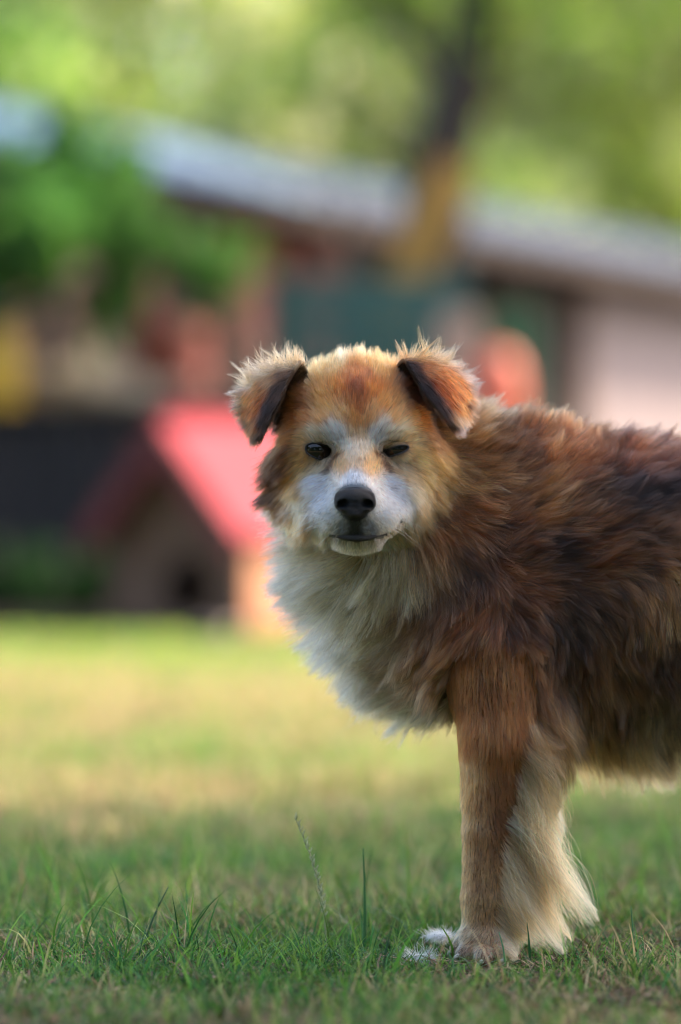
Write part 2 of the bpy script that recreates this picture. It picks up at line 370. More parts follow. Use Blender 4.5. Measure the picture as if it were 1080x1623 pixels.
    MB().box((-wd / 2, dp / 2, 0.03), (wd - 0.06, dp - 0.06, 0.02)).build('floor_board', dark, K)
    # roof: two thick sloping panels with an overhang and a ridge cap
    sl_ = math.atan2(ridge - eave, wd / 2); ov, th = 0.05, 0.028
    for sgn in (1, -1):
        ex = -wd / 2 + sgn * (wd / 2 + ov * math.cos(sl_)); ez = eave - ov * math.sin(sl_)
        nx_, nz_ = sgn * math.sin(sl_) * th, math.cos(sl_) * th
        y0, y1 = -0.09, dp + 0.07; z0 = 0.012
        v = []
        for y in (y0, y1): v += [(-wd / 2, y, ridge + z0), (ex, y, ez + z0), (ex + nx_, y, ez + nz_ + z0), (-wd / 2, y, ridge + z0 + th / math.cos(sl_))]
        MB().add(v, [(0, 1, 2, 3), (7, 6, 5, 4), (1, 5, 6, 2), (0, 4, 5, 1), (2, 6, 7, 3)]).build('roof', red, K)
    vg = bsdf_mat('kennel_verge', tuple(lin((96, 34, 38))), 0.8, noise=0.2)  # shade of the roof edge put into the red of these added boards
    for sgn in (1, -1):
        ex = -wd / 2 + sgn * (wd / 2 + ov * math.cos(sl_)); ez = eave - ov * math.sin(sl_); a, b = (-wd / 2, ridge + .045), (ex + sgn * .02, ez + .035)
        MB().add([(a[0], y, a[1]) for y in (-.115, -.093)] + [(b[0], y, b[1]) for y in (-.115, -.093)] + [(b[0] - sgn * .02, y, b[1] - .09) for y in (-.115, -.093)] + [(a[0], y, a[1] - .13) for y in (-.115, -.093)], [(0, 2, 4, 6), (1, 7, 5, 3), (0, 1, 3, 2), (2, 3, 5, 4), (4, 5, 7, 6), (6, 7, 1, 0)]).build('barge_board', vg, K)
    MB().tube([(-wd / 2, -0.1, ridge + 0.055), (-wd / 2, dp + 0.08, ridge + 0.055)], 0.018, 8).build('ridge_cap', red, K, smooth=True)

def corrugated(name, e0, e1, up, mat, parent, n=160, amp=0.018, th=0.004, rows=1):
    """corrugated sheet between eave points e0-e1 rising along vector up"""
    e0, e1, up = Vector(e0), Vector(e1), Vector(up); nn = (e1 - e0).cross(up).normalized()
    if nn.z < 0: nn = -nn
    v = []
    for i in range(n + 1):
        p = e0.lerp(e1, i / n) + nn * (amp * math.sin(i * math.pi / 2))
        v += [p, p + up, p + up - nn * th, p - nn * th]
    f = []
    for i in range(n):
        a, b = 4 * i, 4 * i + 4
        f += [(a, b, b + 1, a + 1), (a + 3, a + 2, b + 2, b + 3), (a, a + 3, b + 3, b), (a + 1, b + 1, b + 2, a + 2)]
    return MB().add(v, f).build(name, mat, parent)

def build_shed():
    """long low shed running away to the right behind the yard"""
    T = empty('long_shed', (0, 0, 0)); tag(T, 'long low wooden shed with a pale corrugated metal roof running back to the right', 'shed')
    A = Vector((-2.75, 9.0, 0)); B = Vector((4.3, 21.6, 0)); d = (B - A).normalized(); nrm_ = Vector((d.y, -d.x, 0))  # nrm_ faces the camera side
    L = (B - A).length; eave = 2.06
    dark = bsdf_mat('creosoted_boards', tuple(lin((66, 50, 44))), 0.85, noise=0.4, nscale=1.5, stretch=(6, 6, 0.7))  # board colour darkened to stand in for shade on the wall
    pink = bsdf_mat('weathered_boards', tuple(lin((160, 142, 140))), 0.85, noise=0.10, nscale=2, stretch=(8, 8, 0.6))
    brown = bsdf_mat('brown_posts', tuple(lin((120, 92, 72))), 0.8, noise=0.2, nscale=4)
    metal = bsdf_mat('roof_sheet', tuple(lin((50, 70, 88))), 0.6, noise=0.35, nscale=1.6, metal=0.1)
    def pt(s, out=0.0, z=0.0): return A + d * s + nrm_ * out + Vector((0, 0, z))
    s_split = L * 0.60
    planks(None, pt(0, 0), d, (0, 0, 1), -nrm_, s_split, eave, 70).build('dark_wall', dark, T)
    planks(None, pt(s_split, 0.02), d, (0, 0, 1), -nrm_, L - s_split, eave - 0.18, 44).build('pale_wall', pink, T)
    MB().box(pt(s_split + (L - s_split) / 2, 0.03, eave - 0.1), (0.05, L - s_split, 0.14), rz=math.atan2(-d.x, d.y)).build('wall_plate', brown, T)
    for s in (0.2, 2.6, 5.0, 7.4, s_split + 0.1, L * 0.8, L - 0.1):
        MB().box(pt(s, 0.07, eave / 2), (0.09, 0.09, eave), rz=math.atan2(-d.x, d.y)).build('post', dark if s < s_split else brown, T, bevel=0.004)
    planks(None, pt(4.3, 0.035, 1.25), d, (0, 0, 1), nrm_, 1.15, 0.72, 6).build('red_shutter', bsdf_mat('red_shutter_paint', tuple(lin((140, 66, 56))), 0.7, noise=0.2, nscale=3), T)
    up = -nrm_ * 1.0 + Vector((0, 0, 0.38))
    e0, e1 = pt(-0.8, 0.45, eave + 0.02), pt(L + 0.4, 0.45, eave + 0.02)
    em = e0.lerp(e1, 5.6 / (L + 1.2)); glint_sheet = bsdf_mat('new_roof_sheet', tuple(lin((128, 156, 176))), 0.45, noise=0.2, nscale=1.6, metal=0.1)  # brighter sheet colour paints in sun glints on the left of the roof
    corrugated('roof_panel', e0, em - d * 0.01, up, glint_sheet, T, n=64); corrugated('roof_panel', em, e1, up, metal, T, n=110)
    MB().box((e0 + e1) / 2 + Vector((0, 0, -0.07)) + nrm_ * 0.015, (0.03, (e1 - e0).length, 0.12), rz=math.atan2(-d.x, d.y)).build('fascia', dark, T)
    # the far slope and end wall, so that it is a building from the side too
    corrugated('roof_panel', e0 + up + Vector((0, 0, .03)), e1 + up + Vector((0, 0, .03)), -nrm_ * 2.4 + Vector((0, 0, -0.5)), metal, T, n=120)
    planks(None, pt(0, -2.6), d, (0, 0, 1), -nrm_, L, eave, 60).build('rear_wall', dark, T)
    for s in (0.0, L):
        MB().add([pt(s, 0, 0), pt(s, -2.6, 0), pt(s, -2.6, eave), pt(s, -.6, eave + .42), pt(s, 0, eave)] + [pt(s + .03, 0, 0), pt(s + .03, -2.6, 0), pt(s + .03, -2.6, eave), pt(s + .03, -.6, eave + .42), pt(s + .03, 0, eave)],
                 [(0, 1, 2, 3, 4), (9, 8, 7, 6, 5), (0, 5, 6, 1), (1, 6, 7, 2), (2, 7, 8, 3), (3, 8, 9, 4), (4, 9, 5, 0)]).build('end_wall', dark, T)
    return pt

def board(name, p0, p1, w, th, mat, label, cat, group=None, face=(0, -1, 0)):
    p0, p1 = Vector(p0), Vector(p1); u = (p1 - p0).normalized(); f = Vector(face); s = u.cross(f).normalized(); n_ = s.cross(u).normalized()
    v = [p + s * (a * w / 2) + n_ * (b * th / 2) for p in (p0, p1) for a in (-1, 1) for b in (-1, 1)]
    o = MB().add(v, [(0, 1, 3, 2), (4, 6, 7, 5), (0, 4, 5, 1), (2, 3, 7, 6), (0, 2, 6, 4), (1, 5, 7, 3)]).build(name, mat, None, bevel=0.006)
    return tag(o, label, cat, group)
def build_yard():
    teal = bsdf_mat('teal_paint', tuple(lin((46, 92, 84))), 0.6, noise=0.2, nscale=2, stretch=(3, 3, 1))
    tan = bsdf_mat('raw_timber', tuple(lin((226, 178, 150))), 0.75, noise=0.18, nscale=3, stretch=(1, 1, 6))
    tan2 = bsdf_mat('aged_timber', tuple(lin((150, 116, 92))), 0.8, noise=0.2, nscale=3, stretch=(1, 1, 6))
    yel = bsdf_mat('yellow_paint', tuple(lin((222, 178, 62))), 0.5, noise=0.1, nscale=4)
    def rail_panel(x0, x1, y0, y1, Z, label, mat=teal, nb=12):
        a, b = at(x0, y1, Z), at(x1, y1, Z); h = (y1 - y0) * Z / FPX; zb = a[2]
        P = empty('board_fence', (a[0], a[1], 0)); tag(P, label, 'fence'); w = b[0] - a[0]; n = max(2, round(h / 0.11))
        for i in range(n):
            MB().box((w / 2, 0, zb + h * (i + .5) / n), (w, 0.022, h / n - 0.012)).build('rail', mat, P, bevel=0.003)
        for x in (0.05, w / 2, w - 0.05): MB().box((x, 0.051, (zb + h) / 2), (0.08, 0.08, zb + h)).build('post', mat, P, bevel=0.004)
    rail_panel(-60, 255, 438, 512, 13.4, 'low teal board fence at the left, behind the leaning planks')
    rail_panel(425, 745, 438, 612, 12.6, 'taller teal board fence above the dog\'s head')
    rail_panel(775, 860, 492, 640, 15.2, 'narrow green panel beside the pale shed wall', bsdf_mat('green_paint', tuple(lin((70, 122, 84))), 0.7, noise=0.15, nscale=3))
    # dark box added in place of the shaded area beside the kennel
    P = empty('wood_bunker', at(60, 1000, 12.2)[:2] + (0,)); tag(P, 'dark low bunker of black boards left of the kennel', 'bunker')
    blk = bsdf_mat('tarred_boards', tuple(lin((34, 32, 33))), 0.8, noise=0.3, nscale=3, stretch=(1, 1, 4)); h = 0.83
    planks(None, (-0.75, 0, 0), (1, 0, 0), (0, 0, 1), (0, 1, 0), 2.3, h, 16).build('front_board', blk, P)
    planks(None, (-0.75, 0.03, 0), (0, 1, 0), (0, 0, 1), (1, 0, 0), 0.8, h, 6).build('side_board', blk, P)
    planks(None, (1.53, 0.03, 0), (0, 1, 0), (0, 0, 1), (1, 0, 0), 0.8, h, 6).build('side_board', blk, P)
    MB().box((0.4, 0.4, h + 0.025), (2.42, 0.92, 0.04)).build('lid', blk, P, bevel=0.005)
    # split logs and stones lying on the lid
    beige = bsdf_mat('pale_stone', tuple(lin((196, 176, 150))), 0.85, noise=0.15, nscale=5, bump=0.4, bscale=20)
    base = P.location
    labs = ['pale rounded stone at the left end of the bunker lid', 'large pale stone on the bunker lid, second from the left', 'flat pale stone in the middle of the bunker lid', 'small pale stone on the bunker lid nearest the kennel roof', 'grey brown stone at the bunker lid end behind the kennel roof']
    for i, (px, r, fz) in enumerate([(85, .13, .8), (135, .13, .85), (195, .13, .6), (255, .09, .8), (410, .14, .6)]):
        x, y, _ = at(px, 640, 12.6); bm_ = MB(); vs, fs = [], []; nu, nv = 20, 12
        for a in range(nv + 1):
            for b in range(nu):
                th_, ph = math.pi * a / nv, 2 * math.pi * b / nu; q = Vector((math.sin(th_) * math.cos(ph), math.sin(th_) * math.sin(ph), math.cos(th_)))
                k = 1 + 0.12 * math.sin(3 * q.x + i * 2) + 0.08 * math.sin(5 * q.y + i) + 0.06 * math.sin(6 * q.z + 2 * i)
                vs.append((q.x * r * k * 1.15, q.y * r * k, q.z * r * k * fz))
        for a in range(nv):
            for b in range(nu): fs.append((a * nu + b, a * nu + (b + 1) % nu, (a + 1) * nu + (b + 1) % nu, (a + 1) * nu + b))
        o = bm_.add(vs, fs).build('stone', beige if i < 4 else bsdf_mat('brown_stone', tuple(lin((136, 112, 96))), 0.9, noise=0.2, nscale=5), None, smooth=True)
        o.location = (x, y, 0.878 + r * fz * 0.9); tag(o, labs[i], 'stone', 'stones on the bunker lid')
    # reddish drum lying behind
    o = MB().lathe([(0.0, 0), (0.15, 0.0), (0.165, 0.02), (0.165, 0.14), (0.158, 0.15), (0.158, 0.2), (0.165, 0.21), (0.165, 0.34), (0.15, 0.36), (0, .36)], n=32).build('clay_pot', bsdf_mat('terracotta', tuple(lin((158, 84, 68))), 0.7, noise=0.2, nscale=6), None, smooth=True)
    x, y, _ = at(275, 600, 12.7); o.location = (x, y, 0.878); tag(o, 'reddish clay pot standing upright on the bunker lid', 'pot')
    # leaning boards
    board('leaning_board', at(212, 640, 13.1)[:2] + (0.3,), at(92, 300, 13.15), 0.21, 0.03, tan, 'wide pale pink brown board leaning left against the teal fence', 'board')
    board('leaning_board', at(60, 640, 13.0)[:2] + (0.3,), at(18, 310, 13.05), 0.12, 0.03, tan, 'narrower tan board leaning at the far left edge', 'board')
    board('leaning_board', at(520, 640, 12.2)[:2] + (0.15,), at(352, 455, 12.25), 0.10, 0.03, tan2, 'brown board slanting down to the right above the dog\'s left ear', 'board')
    board('leaning_board', at(560, 480, 13.4)[:2] + (0.9,), at(722, 262, 13.3), 0.20, 0.05, bsdf_mat('yellow_timber', tuple(lin((186, 136, 62))), 0.7, noise=0.15, nscale=3), 'thick yellow brown timber leaning against the big trunk', 'timber')
    # wooden trunk-like posts
    o = MB(); o.box((0, 0, 0.62), (0.16, 0.1, 1.24)); o.box((0, -0.056, 1.1), (0.2, 0.02, 0.2))
    o = o.build('wooden_post', bsdf_mat('grey_timber', tuple(lin((170, 146, 126))), 0.8, noise=0.15, nscale=4), None, bevel=0.01)
    x, y, _ = at(728, 560, 12.0); o.location = (x, y, 0); tag(o, 'grey brown square post with a cap board behind the dog\'s right ear', 'post')
    warm = bsdf_mat('warm_beam', tuple(lin((232, 176, 140))), 0.75, noise=0.15, nscale=3, stretch=(1, 1, 6)); brick = bsdf_mat('brick_red_beam', tuple(lin((176, 92, 74))), 0.8, noise=0.2, nscale=3)
    board('wooden_plank', at(250, 600, 13.3)[:2] + (0.6,), at(232, 318, 13.3), 0.07, 0.06, brick, 'upright brick red beam between the hanging leaves and the clay pot', 'beam')
    board('wooden_plank', at(470, 560, 13.0)[:2] + (0.8,), at(330, 430, 13.0), 0.06, 0.05, warm, 'thin light beam sloping down to the dog from the leafy branches', 'beam')
    board('wooden_plank', at(560, 420, 14.6)[:2] + (1.0,), at(545, 335, 14.6), 0.10, 0.08, tan2, 'short brown beam under the shed eave above the dog', 'beam')
    # yellow barrel
    prof = [(0, 0), (0.14, 0), (0.155, 0.03), (0.165, 0.18), (0.17, 0.2), (0.165, 0.22), (0.165, 0.36), (0.17, 0.38), (0.165, 0.40), (0.155, 0.54), (0.13, 0.57), (0, 0.575)]
    o = MB().lathe([(a * .55, b * .55) for a, b in prof], n=36).build('barrel', yel, None, smooth=True); x, y, _ = at(-14, 600, 11.9); o.location = (x, y + 0.3, 0.872)
    tag(o, 'yellow barrel standing on the bunker lid at the left edge', 'barrel')
    m = MB().lathe([(0.02, .314), (0.02, .33), (0, .33)], n=16); m.build('bung', yel, o, smooth=True)
    # orange round-shouldered gas bottle
    prof = [(0, 0), (0.09, 0), (0.097, 0.02), (0.10, 0.06), (0.10, 0.86), (0.097, 0.91), (0.087, 0.955), (0.068, 0.99), (0.04, 1.01), (0, 1.02)]
    o = MB().lathe(prof, n=36).build('gas_bottle', bsdf_mat('orange_paint', tuple(lin((224, 104, 72))), 0.45, noise=0.08, nscale=5), None, smooth=True)
    x, y, _ = at(792, 600, 11.6); o.location = (x, y, 0.05); tag(o, 'orange round shouldered gas bottle between the post and the pale wall', 'gas bottle')
    MB().lathe([(0.10, -0.05), (0.10, 0.004)], n=24).build('foot_ring', bsdf_mat('ring', (0.1, 0.05, 0.03), 0.6), o, smooth=True)
    # bowl added on the lawn edge for a pale out-of-focus glint
    prof = [(0.0, 0.012), (0.045, 0.010), (0.055, 0.03), (0.06, 0.045), (0.066, 0.046), (0.072, 0.0), (0.068, -0.0), (0.0, 0.006)]
    o = MB().lathe(prof, n=32).build('bowl', bsdf_mat('steel', (0.14, 0.12, 0.11), 0.55, metal=1.0), None, smooth=True)
    x, y, _ = at(338, 1003, 9.45); o.location = (x, y, 0.004); tag(o, 'small round metal bowl lying on the grass before the kennel', 'bowl')

# ------------------------------------------------------------------ trees
def leaf_cloud(n, centers, radii, size, cols, seed=0, flat=1.0, droop=0.0):
    """n leaf faces (folded diamonds) spread in clumps; each clump is a ragged ball"""
    r = np.random.default_rng(seed); K = len(centers)
    w = np.array(radii) ** 2; k = r.choice(K, n, p=w / w.sum())
    u = nrm(r.normal(size=(n, 3))); rad = np.array(radii)[k] * np.clip(r.normal(0.72, 0.25, n), 0.05, 1.35)
    P = np.array(centers)[k] + u * rad[:, None] * np.array([1, 1, flat])
    nrm_ = nrm(u * 0.5 + r.normal(size=(n, 3)) * 0.8 + np.array([0, 0, 0.4]))
    t1 = nrm(np.cross(nrm_, r.normal(size=(n, 3)))); t2 = np.cross(nrm_, t1); s = (size * r.uniform(0.55, 1.3, n))[:, None]
    V = np.stack([P - t1 * s, P + t2 * s * 0.42 + nrm_ * s * 0.12, P + t1 * s, P - t2 * s * 0.42 + nrm_ * s * 0.12], 1)
    C = np.array(cols)[r.integers(0, len(cols), n)] * r.uniform(0.7, 1.3, (n, 1)) * (0.5 + 0.85 * r.random(K))[k][:, None]
    F = np.arange(4 * n).reshape(n, 4)
    return V.reshape(-1, 3), F, np.repeat(C, 4, 0)
LEAF = None
def tree(name, base, height, trunk_r, crown_c, crown_r, n, size, pal, label, cat='tree', clumps=40, lean=(0, 0), seed=1, group=None, trunk_col=(70, 58, 48), limbs=7, clump_r=0.3):
    global LEAF
    if LEAF is None: LEAF = bsdf_mat('leaf', (0.08, 0.12, 0.03), rough=0.5, attr=True, transl=0.62, spec=0.4)
    T = empty(name, base); tag(T, label, cat, group); r = random.Random(seed); rr = np.random.default_rng(seed)
    cc = Vector(crown_c) - Vector(base); cr = Vector(crown_r)
    bark = bsdf_mat('bark', tuple(lin(trunk_col)), 0.9, noise=0.35, nscale=5, stretch=(4, 4, 1), bump=0.6, bscale=18)
    m = MB(); top = Vector((cc.x * 0.8, cc.y * 0.8, cc.z + cr.z * 0.3)); pts = []
    for i in range(12):
        t = i / 11; p = Vector((lean[0] * t * (1 - t) * 2, lean[1] * t * (1 - t) * 2, 0)) + Vector((top.x * t ** 1.3, top.y * t ** 1.3, top.z * t))
        p += Vector((r.uniform(-1, 1), r.uniform(-1, 1), 0)) * trunk_r * 0.18; pts.append(p)
    rad = [trunk_r * (1.35 if i == 0 else 1.1 if i == 1 else 1.0 - 0.75 * i / 11) for i in range(12)]
    m.tube(pts, rad, 14)
    cen = []
    for i in range(clumps):
        u = Vector(nrm(rr.normal(size=3))); q = r.uniform(0.35, 0.92) ; cen.append(cc + Vector((u.x * cr.x, u.y * cr.y, u.z * cr.z)) * q)
    for i in range(limbs):
        t = r.uniform(0.45, 0.9); b = pts[int(t * 11)]; e = cen[r.randrange(clumps)]; mid = b.lerp(e, 0.5) + Vector((0, 0, -0.1 * (e - b).length))
        q = rad[int(t * 11)] * 0.55
        m.tube([b, b.lerp(mid, .5), mid, mid.lerp(e, .5) + Vector((0, 0, .03)), e], [q, q * .8, q * .6, q * .4, q * .12], 8)
    m.build('trunk', bark, T, smooth=True)
    mr = min(cr)
    V, F, C = leaf_cloud(n, [tuple(c) for c in cen], [mr * clump_r * r.uniform(0.7, 1.4) for _ in cen], size, [lin(p) for p in pal], seed)
    mesh_obj('crown', V, F, LEAF, T, cols=C, smooth=False)
    return T
def build_trees():
    GR = [(136, 182, 86), (160, 198, 96), (112, 162, 72), (184, 208, 116)]
    BR = [(214, 226, 130), (240, 240, 180), (170, 198, 90), (246, 240, 196)]
    DK = [(52, 96, 44), (44, 84, 38), (64, 110, 46), (58, 100, 52)]
    # the tree whose crown shades the dog: it stands out of frame to the right
    tree('shade_tree', (4.9, 1.9, 0), 6, 0.2, (4.95, 1.3, 5.0), (2.5, 2.2, 1.6), 26000, 0.10, DK, 'broad leafy tree standing right of the dog and shading it', 'tree', 60, seed=3, clump_r=0.42)
    # near branches hanging into the upper left
    x, y, z = at(235, 300, 12.0)
    tree('hanging_tree', (x - 2.6, y + 0.6, 0), 4, 0.13, (x - 0.2, y + 0.2, z - 0.08), (0.72, 0.6, 0.42), 3400, 0.055, [(74, 134, 54), (60, 116, 50), (104, 158, 64), (84, 130, 68)], 'leafy dark green branches hanging over the left of the yard', 'tree', 34, seed=5, clump_r=0.34)
    # the big dark trunk
    x, y, z = at(722, 40, 14.3); x0 = at(628, 40, 14.3)[0]
    tree('big_tree', (x0, y, 0), 5, 0.24, (x + 0.55, y + 0.3, 4.1), (2.4, 1.6, 1.75), 9000, 0.07, [(146, 190, 70), (174, 208, 88), (116, 166, 60), (204, 216, 124)], 'tall tree with a dark leaning trunk behind the dog', 'tree', 44, seed=9, trunk_col=(58, 48, 40), clump_r=0.32, limbs=3)
    spec = [(-6.5, 27, 3.4, 5.0, 4.2, [(84, 132, 58), (104, 150, 66), (70, 112, 50), (150, 176, 90)], 'yellow green tree far behind the shed at the left'),
            (-1.6, 31, 3.6, 4.2, 3.6, GR + BR, 'mid green tree far behind the shed, left of the trunk'),
            (1.5, 27, 3.4, 4.2, 3.4, BR, 'bright yellow green tree far behind, right of the dark trunk'),
            (6.0, 30, 3.6, 4.6, 4.0, BR + GR[:1], 'pale green tree above the far end of the shed roof'),
            (12, 36, 4.5, 6, 5, GR, 'green tree at the far right beyond the shed'), (-13, 36, 4.5, 6, 5, GR, 'green tree at the far left beyond the shed')]
    for i, (tx, ty, rx, tz, rz_, pal, lab) in enumerate(spec):
        tree('background_tree', (tx, ty, 0), 6, 0.22, (tx, ty, tz), (rx * 1.15, 2.4, rz_), 10000, 0.2, pal, lab, 'tree', 46, seed=20 + i, group='trees beyond the shed', clump_r=0.36)
    # dark shrub at the foot of the bunker
    x, y, _ = at(60, 960, 11.5)
    tree('shrub', (x, y, 0), 0.5, 0.02, (x, y, 0.14), (0.42, 0.2, 0.16), 2600, 0.03, [(36, 70, 34), (44, 84, 38)], 'low dark green shrub in front of the black bunker', 'shrub', 30, seed=41, limbs=6, clump_r=0.5)
    # far hedge closing the view
    m = RNG; n = 70000; X = m.uniform(-26, 26, n); V, F, C = leaf_cloud(n, [(float(a), 44 + float(b), float(c)) for a, b, c in zip(m.uniform(-26, 26, 320), m.uniform(-1, 1, 320), m.uniform(0.3, 11.5, 320))],
        list(m.uniform(1.0, 2.0, 320)), 0.36, [lin(p) for p in [(200, 212, 130), (170, 190, 104), (224, 226, 160)]], 77)
    # unseen leaves added behind the camera to cut sky fill and eye reflections
    cb = [(float(11 + 3 * m.random()) * math.cos(a), -3 - float(10 + 3 * m.random()) * math.sin(a), float(z)) for a, z in zip(m.uniform(0.1, math.pi - 0.1, 260), m.uniform(0.2, 6.5, 260))]
    V2, F2, C2 = leaf_cloud(42000, cb, list(m.uniform(0.8, 1.5, 260)), 0.26, [lin(p) for p in [(70, 104, 50), (56, 92, 44), (86, 120, 56)]], 78)
    V, F, C = np.concatenate([V, V2]), np.concatenate([F, F2 + len(V)]), np.concatenate([C, C2])
    tag(mesh_obj('distant_wood', V, F, LEAF, cols=C, smooth=False), 'far off green woodland closing the view', 'woodland', kind='stuff')

# ------------------------------------------------------------------ the dog
# The dog is modelled in its own units (1 unit = 1/1780 m): X to the right, Y down, D away from the camera.
U = 1780.0
def w3(P): P = np.asarray(P, float); return np.stack([(P[..., 0] - 540) / U, P[..., 2] / U, (1530 - P[..., 1]) / U], -1)
HEAD, TRUNK, NLEG, FLEG, HIND, TAIL = range(6)
PR = [ # kind, group, a.., smooth
 ('E', HEAD, (568, 668, 72), (98, 88, 98)), ('E', HEAD, (510, 748, 62), (58, 58, 68)), ('E', HEAD, (630, 748, 62), (60, 58, 68)),
 ('C', HEAD, (566, 755, 18), 52, (564, 808, -68), 34), ('E', HEAD, (530, 816, -34), (36, 30, 50)), ('E', HEAD, (600, 816, -34), (38, 31, 50)), ('E', HEAD, (500, 790, 10), (30, 34, 46)), ('E', HEAD, (634, 790, 10), (32, 34, 46)),
 ('E', HEAD, (566, 847, -36), (36, 19, 42)), ('C', HEAD, (567, 692, 4), 25, (563, 782, -92), 25), ('E', HEAD, (489, 714, 26), (30, 26, 30)), ('E', HEAD, (645, 712, 26), (30, 26, 30)),
 ('E', HEAD, (527, 682, -4), (30, 20, 26)), ('E', HEAD, (609, 681, -4), (30, 20, 26)), ('E', HEAD, (575, 800, 60), (84, 62, 80)),
 ('C', TRUNK, (600, 775, 150), 95, (760, 880, 200), 165), ('E', TRUNK, (680, 940, 190), (108, 140, 140)), ('E', TRUNK, (604, 878, 150), (84, 100, 100)), ('E', TRUNK, (842, 1130, 70), (62, 70, 52)), ('E', TRUNK, (980, 960, 195), (300, 200, 150)), ('C', TRUNK, (650, 712, 160), 68, (800, 772, 190), 80), ('E', TRUNK, (722, 1035, 195), (78, 85, 115)),
 ('E', TRUNK, (960, 912, 195), (330, 196, 185)), ('E', TRUNK, (1300, 895, 195), (300, 172, 165)), ('E', TRUNK, (1500, 885, 195), (150, 150, 150)),
 ('E', TRUNK, (800, 790, 190), (120, 92, 105)), ('E', TRUNK, (775, 965, 75), (112, 155, 82)), ('E', TRUNK, (775, 965, 315), (112, 155, 82)),
 ('C', NLEG, (785, 1040, 60), 76, (795, 1175, 42), 58), ('C', NLEG, (790, 1165, 42), 58, (776, 1320, 38), 38), ('C', NLEG, (776, 1320, 38), 38, (770, 1425, 36), 34), ('C', NLEG, (770, 1425, 36), 34, (766, 1480, 32), 31),
 ('E', NLEG, (766, 1492, 28), (42, 26, 36)), ('E', NLEG, (733, 1510, 34), (18, 17, 15)), ('E', NLEG, (742, 1512, 0), (19, 18, 14)), ('E', NLEG, (766, 1514, -18), (15, 18, 19)), ('E', NLEG, (794, 1511, -10), (15, 16, 19)), ('E', NLEG, (748, 1511, 60), (20, 15, 13)),
 ('C', FLEG, (800, 1040, 330), 74, (845, 1180, 330), 48), ('C', FLEG, (845, 1170, 330), 48, (872, 1320, 325), 31), ('C', FLEG, (872, 1320, 325), 31, (874, 1470, 320), 26), ('E', FLEG, (862, 1505, 316), (42, 22, 32)),
 ('C', HIND, (1470, 940, 90), 112, (1430, 1110, 75), 78), ('C', HIND, (1430, 1110, 75), 70, (1515, 1300, 78), 32), ('C', HIND, (1515, 1300, 78), 30, (1500, 1480, 75), 26), ('E', HIND, (1478, 1508, 70), (46, 20, 30)),
 ('C', HIND, (1470, 940, 300), 112, (1450, 1110, 315), 78), ('C', HIND, (1450, 1110, 315), 70, (1545, 1300, 312), 32), ('C', HIND, (1545, 1300, 312), 30, (1530, 1480, 315), 26), ('E', HIND, (1508, 1508, 318), (46, 20, 30)),
 ('C', TAIL, (1600, 790, 195), 42, (1720, 860, 195), 34), ('C', TAIL, (1720, 860, 195), 34, (1790, 1010, 195), 20),
]
EYES = [  # centre X,Y ; inner corner, outer corner (dx,dy), upper and lower lid heights
 dict(c=(508, 715), inner=(22, 8), outer=(-22, -3), up=12, lo=10, r=30),
 dict(c=(626, 713), inner=(-21, 8), outer=(20, -4), up=4.2, lo=5.8, r=30)]
SOCKETS = True
def prim_sdf(p, P):
    if p[0] == 'E':
        c = np.array(p[2], np.float32); r = np.array(p[3], np.float32); q = P - c
        k0 = np.sqrt(((q / r) ** 2).sum(1)); k1 = np.sqrt(((q / (r * r)) ** 2).sum(1)); return k0 * (k0 - 1) / np.maximum(k1, 1e-6)
    a = np.array(p[2], np.float32); b = np.array(p[4], np.float32); ab = b - a; t = np.clip(((P - a) @ ab) / (ab @ ab), 0, 1)
    return np.sqrt(((P - a - t[:, None] * ab) ** 2).sum(1)) - (p[3] + (p[5] - p[3]) * t)
def smin(a, b, k): h = np.maximum(k - np.abs(a - b), 0) / k; return np.minimum(a, b) - h * h * k * 0.25
def dog_sdf(P, groups=False):
    P = np.asarray(P, np.float32); g = {}
    for p in PR:
        d = prim_sdf(p, P); k = 34 if p[1] == HEAD else (9 if p[1] == NLEG else 20 if p[1] in (FLEG, HIND) else 60)
        g[p[1]] = d if p[1] not in g else smin(g[p[1]], d, k)
    # sockets behind the eyelids
    for e in (EYES if SOCKETS else ()):
        if 'zf' in e: g[HEAD] = -smin(-g[HEAD], prim_sdf(('E', 0, (e['c'][0], e['c'][1], e['zf'] + 1), (25, 12.5, 11)), P), 3)
    r = g[TRUNK]
    for k_, kk in ((HEAD, 60), (NLEG, 36), (FLEG, 36), (HIND, 40), (TAIL, 30)): r = smin(r, g[k_], kk)
    if groups: return r, np.stack([g[i] for i in range(6)], 1).argmin(1)
    return r
LO = np.array([440.0, 550.0, -150.0]); VOX = 5.5; DIM = np.array([256, 184, 104])
def dog_grid():
    ax = [LO[i] + VOX * np.arange(DIM[i]) for i in range(3)]
    st = 4; cx = [a[::st] + VOX * 1.5 for a in ax]
    G = np.stack(np.meshgrid(*cx, indexing='ij'), -1).reshape(-1, 3); c = dog_sdf(G).reshape([len(a) for a in cx])
    full = np.repeat(np.repeat(np.repeat(c, st, 0), st, 1), st, 2)[:DIM[0], :DIM[1], :DIM[2]].astype(np.float32)
    m = np.abs(full) < VOX * st * 2.2; idx = np.argwhere(m)
    full[m] = dog_sdf(LO + VOX * idx); return full
